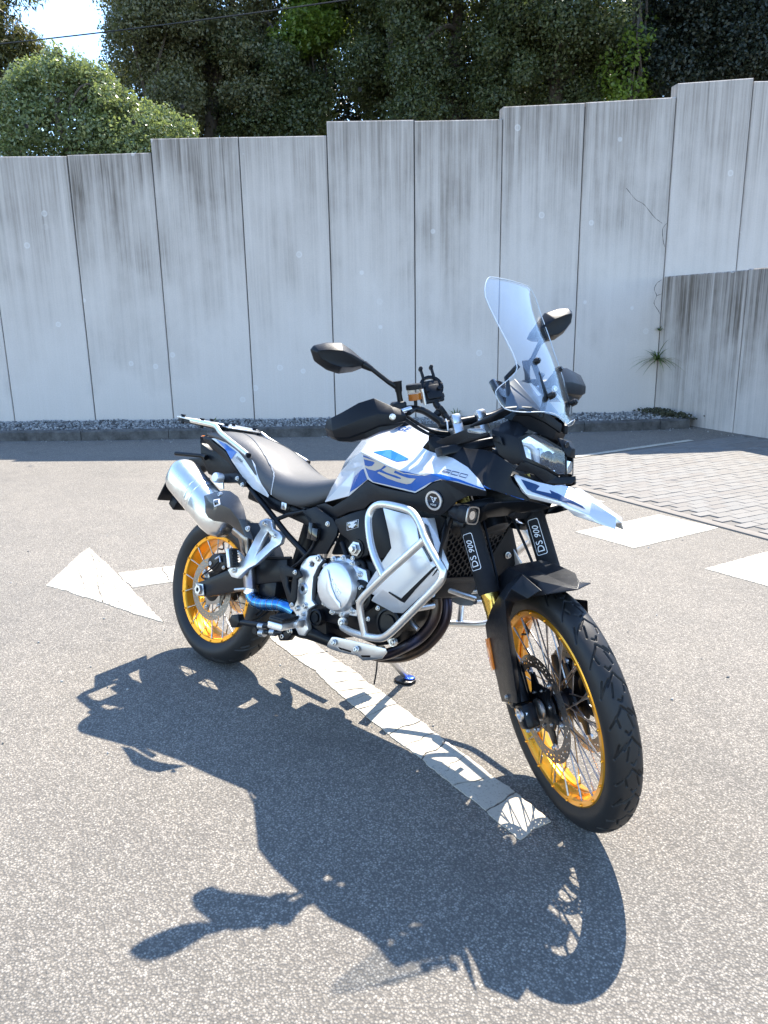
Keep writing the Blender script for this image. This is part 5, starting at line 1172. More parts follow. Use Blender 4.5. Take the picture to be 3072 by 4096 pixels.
# stowed centre stand with springs, brake lever
cst = part('centre_stand', tube([(0.2977,-0.16,0.2605),(0.3945,-0.16,0.275),(0.502,-0.16,0.2926),(0.5765,-0.16,0.3002)], .0125, 12), 'frame_black')
part('stand_foot', plate([(0.2641,-0.175,0.2598),(0.2785,-0.175,0.2823),(0.3168,-0.175,0.2943),(0.3285,-0.175,0.265),(0.3204,-0.175,0.2425),(0.2867,-0.175,0.2329)], (0, .03, 0), .004), 'frame_black', cst)
part('stand_arm', tube([(0.411,-0.16,0.2527),(0.5066,-0.16,0.2694),(0.5685,-0.16,0.2839)], .010, 12), 'frame_black', cst)
for a, b in (([(0.4388,-0.165,0.277)][0], [(0.468,-0.165,0.2813)][0]), ([(0.4467,-0.165,0.2528)][0], [(0.474,-0.165,0.2589)][0]), ([(0.5081,-0.165,0.2718)][0], [(0.5339,-0.165,0.2769)][0])):
    a, b = Vector(a), Vector(b); sp = []
    for k in range(5): sp.append(tube([a.lerp(b, k/5+.02), a.lerp(b, k/5+.13)], .0142, 12))
    part('stand_spring', merge(*sp), 'bare_alloy', cst).__setitem__('kind', 'stuff')
part('stand_pivot', lathe([(0, .01), (.013, .01), (.015, 0)], [(0.4278,-0.168,0.2577)][0], (0, -1, 0), 16), 'frame_black', cst)
mirr = part('centre_stand_leg', mirrored(tube([(0.2977,-0.16,0.2605),(0.3945,-0.16,0.275),(0.502,-0.16,0.2926),(0.5765,-0.16,0.3002)], .0125, 12)), 'frame_black', cst)

# engine
en = part('engine', None, None)
def ybox(name, pts, y0, y1, mat, w=.01):
    part(name, plate([(x, y0, z) for x, z in pts], (0, y1-y0, 0), w), mat, en)
ybox('crankcase', [(.66, .40), (.74, .56), (.86, .63), (1.02, .62), (1.08, .55), (1.08, .45), (1.02, .38), (.74, .37)], -.145, .145, 'black_satin')
ybox('sump', [(.70, .34), (.72, .42), (1.04, .42), (1.03, .36), (.95, .33)], -.085, .10, 'black_satin')
ybox('cylinder_block', [(.93, .58), (1.03, .76), (1.14, .84), (1.24, .78), (1.14, .55)], -.14, .14, 'black_satin')
ybox('cylinder_head', [(1.00, .74), (1.06, .86), (1.16, .90), (1.27, .82), (1.19, .70)], -.155, .155, 'black_plastic')
ybox('throttle_bodies', [(.70, .60), (.74, .72), (.95, .78), (.98, .66)], -.11, .11, 'black_plastic')
ybox('gearbox', [(.52, .30), (.55, .48), (.70, .54), (.76, .30)], -.13, .13, 'black_satin')
ybox('air_box', [(.72, .74), (.80, .92), (1.05, .98), (1.16, .92), (1.0, .78)], -.12, .12, 'black_plastic')
cc_ = Vector((.832, -.150, .517))
cov = part('clutch_cover', lathe([(.098, 0), (.098, .018), (.094, .022), (.088, .024), (.085, .046), (.080, .056), (.070, .061), (.0, .062)], cc_, (0, -1, 0), 48), 'cast_alloy', en)
for k in range(13):
    a = 2*math.pi*k/13+.15; p = cc_+Vector((.097*math.cos(a), 0, .097*math.sin(a)))
    part('bolt_boss', lathe([(.0105, 0), (.0105, .026), (.009, .028), (0, .028)], p, (0, -1, 0), 14), 'cast_alloy', cov); bolt(p+Vector((0, -.030, 0)), (0, -1, 0), .0058, cov)
part('cover_wing', plate([cc_+Vector((x, -.020, z)) for x, z in ((.02, .085), (.10, .075), (.125, .02), (.118, -.04), (.09, -.085), (.05, -.09), (.08, 0))], (0, .02, 0), .004), 'cast_alloy', cov)
rl = [cc_+Vector((x, -.0625, z)) for x, z in ((-.035, .055), (-.030, .0), (-.022, -.025), (.05, -.065), (.045, -.045), (.025, -.035), (-.005, -.0), (-.02, .03))]
part('cover_relief', plate(rl, (0, -.0035, 0), .0015), 'cast_alloy', cov)
tm = text_mesh('VOGE', cc_+Vector((-.018, -.0625, .012)), Vector((.78, 0, -.62)), Vector((.62, 0, .78)), .024, .0, .0012); part('cast_name', tm, 'bare_alloy', cov)
for px_, r, dp, mt in (([(0.7296,-0.152,0.382)][0], .030, .02, 'black_satin'), ([(0.9255,-0.15,0.5067)][0], .052, .03, 'black_satin'), ([(1.055,-0.148,0.4422)][0], .05, .02, 'black_satin')):
    part('engine_cover', lathe([(r, 0), (r, dp), (r*.85, dp*1.1), (r*.8, dp*.8), (r*.6, dp*.8), (r*.55, dp*1.15), (0, dp*1.15)], px_, (0, -1, 0), 28), mt, en)
for p in [(1.006,-0.17,0.4808),(0.9712,-0.17,0.4359),(0.7332,-0.17,0.4873),(0.8667,-0.17,0.6201),(0.8292,-0.17,0.6107)]: bolt(p, (0, -1, 0), .006, en)
part('oil_cooler_hose', tube(curve_pts([(1.043,-0.14,0.4727),(1.062,-0.14,0.4561),(1.092,-0.14,0.4719),(1.114,-0.14,0.4689)], 5), .008, 10), 'black_plastic', en)
for z in (.60, .635, .67, .705): part('cooling_fin', box((1.085+.5*(z-.65), 0, z), (.20, .292, .012), Matrix.Rotation(R(-25), 3, 'Y'), .003), 'black_satin', en)
part('wire_loom', tube(curve_pts([(0.8545,-0.15,0.6331),(0.8712,-0.15,0.592),(0.8918,-0.15,0.5609),(0.8883,-0.15,0.516)], 5), .006, 8), 'black_plastic', en)
part('hose', tube(curve_pts([(0.7881,-0.15,0.6611),(0.8351,-0.15,0.6072),(0.891,-0.15,0.6136),(0.9114,-0.15,0.5826),(0.9121,-0.15,0.5476)], 5), .010, 10), 'black_plastic', en)
# exhaust headers
ex = part('exhaust_headers', None, None)
h1 = curve_pts([(1.099,-0.05,0.6013),(1.135,-0.06,0.5664),(1.156,-0.06,0.5286),(1.154,-0.06,0.4729),(1.12,-0.06,0.4128),(1.063,-0.06,0.3609),(0.9845,-0.07,0.3094),(0.9098,-0.09,0.2976),(0.8079,-0.1,0.2983),(0.7198,-0.11,0.3038),(0.6793,-0.12,0.3083)], 6)
h2 = curve_pts([(1.081,0.04,0.6127),(1.098,0.04,0.5718),(1.127,0.04,0.5165),(1.129,0.04,0.4528),(1.099,0.04,0.3897),(1.046,0.04,0.3302),(0.9781,0.04,0.2877),(0.9188,0,0.2741),(0.8472,-0.03,0.2738)], 6)
part('header_pipe', tube(h1, .0195, 18), 'header_steel', ex); part('header_pipe', tube(h2, .0195, 18), 'header_steel', ex)
part('collector', tube(curve_pts([h1[-14], h1[-1], (.60, -.115, .30), (.50, -.13, .33)], 6), [.024, .028, .026, .022], 16), 'black_satin', ex)
gs = [(0.7912,-0.14,0.3253),(0.8105,-0.14,0.3304),(0.8881,-0.14,0.3382),(1.037,-0.14,0.351),(1.045,-0.14,0.3402),(1.018,-0.128,0.3107),(0.9696,-0.122,0.2901),(0.9318,-0.122,0.2776),(0.9087,-0.13,0.2904),(0.8823,-0.13,0.2861),(0.8278,-0.13,0.2801),(0.7933,-0.13,0.2789),(0.766,-0.132,0.2809),(0.7758,-0.14,0.2991)]
gh = [[(0.8219,-0.135,0.2973),(0.8843,-0.135,0.3007),(0.8865,-0.135,0.2951),(0.8305,-0.135,0.2914)], [(0.9247,-0.131,0.2963),(0.9697,-0.131,0.3079),(0.9697,-0.131,0.3018),(0.9316,-0.131,0.2911)]]
gm = plate(gs, (0, .004, 0), .0015, gh); 
for v in gm.vertices: v.co.y -= .0
gd = part('pipe_guard', gm, 'bare_alloy', ex)
for p in [(0.8071,-0.143,0.3106),(0.9143,-0.143,0.3156)]: bolt(p, (0, -1, .1), .0085, gd)
part('oxygen_sensor', tube([(1.082,-0.1,0.4687),(1.101,-0.1,0.4501),(1.128,-0.1,0.4355)], [.006, .010, .008], 12), 'bare_alloy', ex)
part('sensor_lead', tube(curve_pts([(1.082,-0.1,0.4687),(1.055,-0.1,0.4644),(1.024,-0.1,0.483)], 5), .003, 8), 'black_plastic', ex)
# crash bars
cb_ = part('crash_bars', None, None)
A1 = [(0.8765,-0.185,0.3863),(0.9478,-0.22,0.39),(1.039,-0.26,0.4045),(1.133,-0.285,0.4218),(1.176,-0.3,0.4527),(1.35,-0.325,0.6468),(1.352,-0.325,0.6765),(1.345,-0.325,0.686),(1.263,-0.31,0.7512),(1.234,-0.3,0.7866),(1.19,-0.285,0.8182),(1.148,-0.275,0.8275),(1.028,-0.265,0.8279),(0.9957,-0.265,0.7956),(0.9998,-0.27,0.7593),(1.045,-0.285,0.6775),(1.123,-0.305,0.6154)]
A2 = [(1.257,-0.308,0.7501),(1.123,-0.305,0.6154),(1.031,-0.29,0.5226),(1.025,-0.285,0.4985),(1.046,-0.262,0.4065)]
bt(A1, .0120, 'steel_tube', 'bar_loop', cb_, .05, True, 14)
bt(A2, .0118, 'steel_tube', 'bar_brace', cb_, .04, True, 14)
lg = lathe([(0, .004), (.016, .004), (.017, 0), (.016, -.012)], [(0.8719,-0.185,0.4015)][0], (0, -1, 0), 18); both('bar_mount', merge(lg, tube([(0.8719,-0.185,0.4015),(0.8765,-0.185,0.3863)], .012, 12)), 'steel_tube', cb_)
bolt([(0.8764,-0.19,0.403)][0], (0, -1, 0), .009, cb_)
both('bar_mount', merge(tube([(1.032,-0.12,0.3759),(1.064,-0.125,0.3762)], .009, 12), lathe([(0, .004), (.015, .004), (.015, -.006)], [(1.056,-0.13,0.3775)][0], (0, -1, 0), 18)), 'steel_tube', cb_)
bolt([(1.06,-0.135,0.3782)][0], (0, -1, 0), .0085, cb_)
bt([(1.172,-0.05,0.5784),(1.211,0,0.5637),(1.236,0.04,0.5545)], .009, 'steel_tube', 'cross_tube', cb_, 0, False)
bt([(1.13, -.10, .55), (1.20, -.15, .57)], .0095, 'steel_tube', 'bar_stay', cb_)
bt([(1.194,-0.22,0.5262),(1.187,-0.12,0.5288)], .0095, 'bare_alloy', 'bar_stay', cb_)

# radiator shroud
SHR = [(0.9966,-0.205,0.8105),(1.144,-0.218,0.8038),(1.196,-0.19,0.8097),(1.24,-0.205,0.7409),(1.289,-0.215,0.6842),(1.29,-0.216,0.6689),(1.277,-0.222,0.6432),(1.129,-0.195,0.4949),(1.088,-0.19,0.4868),(0.9819,-0.182,0.5012),(0.9978,-0.188,0.5238),(0.95,-0.18,0.5214),(0.956,-0.184,0.5461),(0.9952,-0.196,0.6007),(1.035,-0.206,0.6549),(1.06,-0.212,0.6905),(1.04,-0.21,0.7352)]+[(1.17,-0.224,0.7404),(1.244,-0.226,0.6795),(1.243,-0.228,0.6676),(1.117,-0.214,0.5384),(1.046,-0.206,0.553),(1.202,-0.226,0.6869),(1.18,-0.21,0.8057)]
F = [(0, 1, 17, 16), (1, 23, 17), (23, 2, 3, 17), (17, 3, 18), (3, 4, 5, 18), (18, 5, 6, 19), (6, 7, 20, 19), (7, 8, 20), (8, 9, 21, 20), (9, 10, 21), (10, 11, 12, 21), (21, 12, 13), (13, 14, 22, 21), (14, 15, 22), (15, 16, 17, 22), (17, 18, 22), (18, 19, 22), (19, 20, 21, 22)]
shr, shrme = panel('radiator_shroud', (SHR, F), 'silver_paint', None, .004, .003, 14, (1.15, 0, .6))
shrt = bvh(shrme)
decal('shroud_groove', [(1.253,-0.24,0.6775),(1.258,-0.24,0.6739),(1.141,-0.24,0.5425),(1.13,-0.24,0.5439),(1.074,-0.24,0.5586),(1.076,-0.24,0.5631),(1.131,-0.24,0.5522)], shrt, 'black_plastic', shr, .0015)
decal('shroud_vent', [(1.145,-0.22,0.7999),(1.157,-0.22,0.7978),(1.191,-0.22,0.7323),(1.237,-0.22,0.6819),(1.231,-0.22,0.6767),(1.18,-0.22,0.7263)], shrt, 'black_gloss', shr, .0015)
decal('shroud_vent', [(1.179,-0.2,0.7859),(1.192,-0.2,0.7802),(1.234,-0.2,0.7124),(1.229,-0.2,0.7076),(1.192,-0.2,0.7524)], shrt, 'black_gloss', shr, .0015)
vt = [(0.9369,-0.19,0.796),(0.9839,-0.19,0.8084),(1.024,-0.19,0.7328),(1.042,-0.19,0.6872),(1.022,-0.19,0.6522),(0.9968,-0.19,0.6389),(0.9748,-0.19,0.6516),(0.9491,-0.19,0.7235)]; both('shroud_side', plate(vt, (0, .03, 0), .004), 'black_plastic')
# radiator, grille of hexagonal cells
ra_ = part('radiator', None, None)
part('core', box((1.180, 0, .70), (.03, .34, .24), Matrix.Rotation(R(14), 3, 'Y'), .006), 'hole_dark', ra_)
ca, sa = math.cos(R(-14)), math.sin(R(-14))
def rad(y, v, off=0): return Vector((1.218+off+.26*v, y, .70+v))
cells = []
hx = .0135
for i in range(-11, 12):
    for j in range(-7, 9):
        y = i*hx*1.5; v = j*hx*1.732+(i % 2)*hx*.866
        if abs(y) > min(.172, .135+.6*(v+.02)) or v > .125 or v < -.078: continue
        pts_o = [rad(y+hx*math.cos(R(60*k)), v+hx*math.sin(R(60*k))) for k in range(6)]; pts_i = [rad(y+hx*.80*math.cos(R(60*k)), v+hx*.80*math.sin(R(60*k))) for k in range(6)]; bk_o = [p-Vector((.008, 0, .002)) for p in pts_i]
        V = pts_o+pts_i+bk_o; F = [(k, (k+1) % 6, 6+(k+1) % 6, 6+k) for k in range(6)]+[(6+k, 6+(k+1) % 6, 12+(k+1) % 6, 12+k) for k in range(6)]
        cells.append(((y, v), mesh(V, F)))
for (y, v), me in cells: part('grille_cell', me, 'black_plastic', ra_)
fr_o = [rad(y, v, .004) for y, v in ((-.19, .15), (.19, .15), (.19, .06), (.12, -.10), (-.12, -.10), (-.19, .06))]; fr_i = [rad(y, v, .004) for y, v in ((-.172, .13), (.172, .13), (.172, .06), (.10, -.08), (-.10, -.08), (-.172, .06))]
part('grille_frame', plate(fr_o, (-.012, 0, 0), .002, [fr_i]), 'black_plastic', ra_)
FL = [(1.248, .170, .80), (1.240, .165, .775), (1.217, .130, .690), (1.198, .098, .618), (1.212, .205, .598), (1.270, .236, .668), (1.262, .232, .70), (1.240, .190, .812)]
part('side_duct', shell(FL, [(0, 1, 6, 7), (1, 2, 5, 6), (2, 3, 4, 5)], .004, .002, 20, 0, (1.1, 0, .7)), 'black_plastic', ra_); part('side_duct', mirrored(shell(FL, [(0, 1, 6, 7), (1, 2, 5, 6), (2, 3, 4, 5)], .004, .002, 20, 0, (1.1, 0, .7))), 'black_plastic', ra_)
bolt((1.248, .185, .70), (1, -.3, 0), .009, ra_)
lowb = [rad(y, v, .0) for y, v in ((-.13, -.095), (.13, -.095), (.10, -.15), (-.10, -.15))]; part('lower_duct', plate(lowb, (-.02, 0, -.01), .004), 'black_plastic', ra_)

# side stand, planted on the ground
iv_ = Matrix.Rotation(-LEANA, 3, 'X'); ft = iv_ @ Vector((.757, .372, .018)); pvt = Vector((.80, .12, .27))
ss = part('side_stand', tube([pvt, pvt.lerp(ft, .5), ft+Vector((0, 0, .01))], [.016, .014, .013], 14), 'steel_tube')
U3 = iv_ @ Vector((0, 0, 1))
def onground(pts, z): return [iv_ @ Vector((.757+x, .372+y, z)) for x, y in pts]
pad = [(-.036, -.024), (-.016, -.034), (.024, -.030), (.044, -.012), (.044, .02), (.016, .034), (-.024, .030), (-.04, .008)]
part('stand_pad', plate(onground(pad, .001), U3*.012, .003), 'black_satin', ss)
part('pad_top', plate(onground([(x*.55+.014, y*.55+.012) for x, y in pad], .0135), U3*.008, .003), 'blue_anodised', ss)
part('stand_spring_side', tube([pvt+Vector((.02, 0, -.0)), pvt.lerp(ft, .45)+Vector((.02, 0, 0))], .006, 8), 'bolt_steel', ss)
part('drain_hose', tube(curve_pts([(.86, .03, .30), (.865, .04, .22), (.86, .045, .15)], 5), .003, 8), 'black_plastic', en)

# ---------------------------------------------------------------- front end
ff = part('front_fairing', None, None)
# black flank between tank and beak
FLK = ([(1.222,-0.14,1.07),(1.261,-0.15,1.032),(1.297,-0.148,1.034),(1.331,-0.146,1.033),(1.362,-0.146,1.021),(1.409,-0.14,0.9996),(1.421,-0.138,0.9861),(1.4,-0.14,0.9681),(1.426,-0.125,0.9368),(1.446,-0.118,0.9217),(1.468,-0.095,0.8998),(1.448,-0.112,0.9029),(1.404,-0.145,0.9127),(1.362,-0.18,0.9233),(1.369,-0.2,0.9182),(1.367,-0.205,0.9285),(1.303,-0.195,0.9647),(1.235,-0.18,0.9936),(1.106,-0.158,1.025),(1.101,-0.152,1.056),(1.131,-0.148,1.062),(1.237,-0.152,1.031)],[[18,19,20,17],[17,20,21,16],[21,1,2,16],[16,2,3,15],[15,3,4,13],[13,4,5,12],[12,5,6,7],[12,7,8,11],[11,8,9,10],[15,13,14]])
fl, flme = panel('flank_panel', FLK, 'black_plastic', ff, .004, 0, 50, (1.3, 0, .9), True, 2); flt = bvh(flme)
decal('blue_edge', [(1.362,-0.1807,0.9229),(1.405,-0.1457,0.9117),(1.448,-0.1142,0.9064),(1.449,-0.1124,0.9028),(1.444,-0.1161,0.9022),(1.405,-0.1453,0.908),(1.364,-0.1796,0.9182)], flt, 'blue_paint', fl, .0013)
tp_ = [(1.103,-0.155,1.038),(1.106,-0.155,1.044),(1.131,-0.155,1.041),(1.156,-0.155,1.033),(1.194,-0.155,1.015),(1.207,-0.155,1.002),(1.206,-0.155,1),(1.167,-0.155,1.003),(1.112,-0.155,1.013)]
both('tank_cap', plate(tp_, (0, .01, -.01), .004), 'black_plastic', ff)
# head housing
HSG = [(1.317,-0.135,1.097),(1.357,-0.118,1.13),(1.389,-0.11,1.126),(1.413,-0.085,1.11),(1.405,-0.15,1.082),(1.421,-0.15,1.079),(1.441,-0.145,1.02),(1.448,-0.135,1.011),(1.41,-0.142,0.9995),(1.362,-0.147,1.025),(1.334,-0.146,1.062)]
both('head_housing', shell(HSG, [(0, 1, 2, 4), (2, 3, 4), (4, 3, 5), (0, 4, 9, 10), (4, 5, 6, 9), (6, 7, 8, 9)], .004, .003, 18, 0, (1.25, 0, 1.0)), 'black_plastic', ff)
both('housing_fin', plate([(1.329,-0.15,1.081),(1.364,-0.158,1.078),(1.379,-0.156,1.052),(1.363,-0.158,1.06),(1.336,-0.15,1.063)], (0, .01, 0), .003), 'black_plastic', ff)
# brow frame below the screen
BR = [(1.257,-0.165,1.097),(1.357,-0.175,1.142),(1.379,-0.17,1.155),(1.394,-0.13,1.167),(1.423,-0.1,1.174),(1.458,-0.06,1.161),(1.484,-0.018,1.139),(1.485,-0.02,1.113),(1.477,-0.035,1.119),(1.453,-0.065,1.136),(1.414,-0.095,1.15),(1.384,-0.125,1.147),(1.321,-0.16,1.111),(1.257,-0.16,1.093)]
both('brow', shell(BR, [(0, 1, 12, 13), (1, 2, 3, 11), (1, 11, 12), (3, 4, 10, 11), (4, 5, 9, 10), (5, 6, 8, 9), (6, 7, 8)], .012, .004, 20, 0, (1.3, 0, 1.0)), 'black_plastic', ff)
both('side_arm', plate([(1.134,-0.16,1.042),(1.262,-0.18,1.091),(1.331,-0.18,1.084),(1.336,-0.178,1.073),(1.263,-0.175,1.065),(1.195,-0.16,1.029),(1.143,-0.158,1.035)], (0, .018, 0), .003), 'black_plastic', ff)
part('recess', shell([(1.382,-0.12,1.145),(1.412,-0.09,1.149),(1.45,-0.06,1.134),(1.474,-0.03,1.117),(1.466,-0.03,1.092),(1.41,-0.08,1.11),(1.352,-0.11,1.13)]+mir([(1.382,-0.12,1.145),(1.412,-0.09,1.149),(1.45,-0.06,1.134),(1.474,-0.03,1.117),(1.466,-0.03,1.092),(1.41,-0.08,1.11),(1.352,-0.11,1.13)]), [(0, 1, 5, 6), (1, 2, 4, 5), (2, 3, 4), (7, 13, 12, 8), (8, 12, 11, 9), (9, 11, 10), (3, 10, 11, 4)], .006, 0, 30, 0, (1.2, 0, 1.0)), 'black_plastic', ff)
ti = [(1.263,-0.18,1.089),(1.305,-0.18,1.094),(1.322,-0.18,1.093),(1.328,-0.18,1.083),(1.309,-0.18,1.077),(1.266,-0.18,1.078)]
both('indicator_lens', plate(ti, (0, -.006, 0), .002), 'lens_glass', ff); both('indicator_body', plate(ti, (0, .006, 0), .002), 'disc_steel', ff)
# headlight
hd = part('headlight', None, None)
LENS_ = [(1.427,-0.138,1.073),(1.447,-0.118,1.095),(1.473,-0.085,1.082),(1.51,-0.03,1.058),(1.521,-0.026,0.995),(1.51,-0.042,0.9916),(1.489,-0.072,1.007),(1.445,-0.128,1.026)]
BEZ = [(1.414,-0.146,1.079),(1.444,-0.122,1.099),(1.474,-0.085,1.089),(1.512,-0.02,1.063),(1.523,-0.016,0.992),(1.505,-0.04,0.9858),(1.486,-0.074,0.9998),(1.439,-0.138,1.019)]
n = 8; V = BEZ+LENS_+[(p[0]-.035, p[1]*.95, p[2]) for p in LENS_]
F = [(k, (k+1) % n, n+(k+1) % n, n+k) for k in range(n)]+[(n+k, n+(k+1) % n, 2*n+(k+1) % n, 2*n+k) for k in range(n)]
both('bezel', shell(V, F, .002, .0, 30, 0, None), 'black_satin', hd)
lo = Vector((.0015, -.001, 0)); both('lens', plate([Vector(p)+lo for p in LENS_], (-.002, 0, 0), .0008), 'lens_glass', hd)
bk = [Vector((p[0]-.034, p[1]*.95, p[2])) for p in LENS_]; cbk = sum(bk, Vector())/n
V = bk+[cbk]; both('reflector', shell(V, [(k, (k+1) % n, n) for k in range(n)], .002, 0, 20, 0, None), 'chrome', hd)
def lp2(u, v, dx=-.018):   # point inside the lamp: u along, v up
    a = Vector(LENS_[0]).lerp(Vector(LENS_[3]), u); b = Vector(LENS_[7]).lerp(Vector(LENS_[4]), u); p = b.lerp(a, v); return p+Vector((dx, 0, 0))
both('light_guide', plate([lp2(.04, .95), lp2(.36, 1.0), lp2(.52, .75), lp2(.50, .05), lp2(.40, .05), lp2(.40, .70), lp2(.30, .82), lp2(.10, .82)], (-.008, 0, 0), .002), 'white_print', hd)
both('reflector_fin', plate([lp2(.06, .75, -.025), lp2(.28, .72, -.025), lp2(.34, .1, -.025), lp2(.12, .15, -.025)], (-.006, 0, 0), .002), 'brushed_steel', hd)
for u, v in ((.68, .42), (.86, .45)):
    c = lp2(u, v, -.02); me = lathe([(.024, 0), (.026, .006), (.022, .012), (.018, .004), (0, .010)], c, (1, -.2, 0), 24); both('projector', me, 'black_gloss', hd)
both('lamp_divider', plate([lp2(.55, .9, -.02), lp2(.62, .92, -.02), lp2(.62, .02, -.02), lp2(.56, .02, -.02)], (-.008, 0, 0), .001), 'chrome', hd)
nose = [(1.485,-0.036,1.098),(1.504,-0.02,1.093),(1.522,-0.012,1.072),(1.523,-0.014,1.046),(1.519,-0.026,1.048),(1.51,-0.036,1.062)]
V = nose+mir(nose); F = [(0, 1, 4, 5), (1, 2, 3, 4), (1, 7, 8, 2), (0, 6, 7, 1), (2, 8, 9, 3), (6, 11, 10, 7), (7, 10, 9, 8)]
part('nose_cover', shell(V, F, .004, .003, 20, 0, (1.4, 0, 1.0)), 'black_plastic', hd)
part('camera_lens', lathe([(0, .002), (.008, .002), (.010, .0)], [(1.511,-0.022,1.081)][0], (1, -.2, .1), 16), 'black_gloss', hd)
ctr = [(1.514,-0.022,1.035),(1.52,-0.008,1.034),(1.525,-0.006,0.9974),(1.521,-0.022,0.9946)]
V = ctr+mir(ctr); part('centre_lamp', shell(V, [(0, 1, 2, 3), (1, 5, 6, 2), (5, 4, 7, 6)], .004, .001, 20, 0, (1.4, 0, 1)), 'chrome', hd)
LC = [(1.441,-0.14,1.017),(1.489,-0.078,0.9976),(1.506,-0.042,0.9836),(1.542,0,0.9932),(1.545,0,0.9824),(1.541,-0.015,0.9708),(1.507,-0.05,0.962),(1.486,-0.07,0.9602),(1.467,-0.095,0.9772),(1.464,-0.105,0.9805),(1.421,-0.14,0.986)]
V = LC+mir(LC); n = len(LC); Fh = [(0, 1, 8, 9), (0, 9, 10), (1, 2, 7, 8), (2, 6, 7), (2, 3, 4, 6), (4, 5, 6)]
F = Fh+[tuple((i+n) for i in reversed(f)) for f in Fh]
part('chin', shell(V, F, .006, .002, 20, 0, (1.3, 0, 1.0)), 'black_plastic', ff)
# beak
BK = [(1.411,-0.128,0.9668),(1.417,-0.126,0.9749),(1.475,-0.1,0.9619),(1.512,-0.07,0.9577),(1.526,-0.046,0.9626),(1.544,-0.034,0.9606),(1.618,-0.03,0.9281),(1.693,-0.022,0.8935),(1.696,-0.021,0.8772),(1.701,-0.03,0.8609),(1.65,-0.045,0.8691),(1.588,-0.062,0.8794),(1.568,-0.074,0.8956),(1.554,-0.08,0.9023),(1.466,-0.112,0.9099),(1.444,-0.122,0.9246)]+[(1.544,0,0.9579),(1.641,0,0.9131),(1.704,0,0.88)]+[(1.552,-0.08,0.9146),(1.628,-0.052,0.8877),(1.46,-0.125,0.9221)]
n = len(BK)
Fh = [(0, 1, 2, 21), (0, 21, 15), (2, 3, 19, 21), (3, 4, 19), (4, 5, 6, 20, 19), (15, 21, 14), (21, 19, 13, 14), (19, 20, 12, 13), (20, 11, 12), (20, 6, 7, 8), (20, 8, 9, 10), (20, 10, 11), (5, 16, 17, 6), (6, 17, 18, 7), (7, 18, 8)]
cen = {16, 17, 18}
V = list(BK)+mir(BK); F = Fh+[tuple((i if i in cen else i+n) for i in reversed(f)) for f in Fh]
bme = shell(V, F, .004, .0028, 14, 0, (1.35, 0, .85)); beak = part('beak', bme, 'silver_paint'); bkt = bvh(bme)
decal('beak_insert', [(1.434,-0.125,0.9639),(1.463,-0.115,0.9601),(1.51,-0.085,0.9428),(1.545,-0.072,0.9309),(1.604,-0.06,0.9158),(1.615,-0.06,0.9078),(1.584,-0.065,0.9102),(1.519,-0.095,0.9218),(1.474,-0.115,0.9297),(1.459,-0.125,0.9391)], bkt, 'navy_print', beak, .0030, .004, (.1, -.75, .65))
# under-beak facets
UB = [(1.326,-0.17,0.8478),(1.369,-0.175,0.8792),(1.413,-0.15,0.8895),(1.452,-0.115,0.8999),(1.468,-0.095,0.8994),(1.499,-0.075,0.8965),(1.507,-0.06,0.8905),(1.47,-0.06,0.8749),(1.424,-0.07,0.8631),(1.38,-0.1,0.845),(1.344,-0.12,0.8353),(1.321,-0.14,0.8104),(1.351,-0.165,0.8508),(1.399,-0.14,0.8746),(1.425,-0.085,0.8649)]
both('under_fairing', shell(UB, [(0, 1, 12), (1, 2, 13, 12), (2, 3, 14, 13), (3, 4, 5, 14), (5, 6, 7, 14), (7, 8, 14), (8, 9, 13, 14), (9, 10, 12, 13), (10, 11, 0, 12)], .004, .002, 12, 0, (1.3, 0, .95)), 'black_satin', ff)
part('inner_mask', box((1.33, 0, .93), (.22, .20, .12), Matrix.Rotation(R(20), 3, 'Y'), .02), 'black_plastic', ff)
part('steering_head', tube([(1.30, 0, .80), (1.13, 0, 1.08)], .04, 18), 'frame_black', chs)
# triple clamps (turn with the bars)
for zz, th in ((.92, .03), (1.085, .026)):
    t = (zz-.905)/(.655-.905); x = 1.345+(1.467-1.345)*t; o_ = [(x+.035, -.14, zz+.0), (x+.035, .14, zz), (x-.01, .145, zz-.01), (x-.085, .05, zz-.03), (x-.085, -.05, zz-.03), (x-.01, -.145, zz-.01)]
    part('fork_clamp', ST(plate(o_, (.012, 0, -th), .005)), 'black_satin', fork)
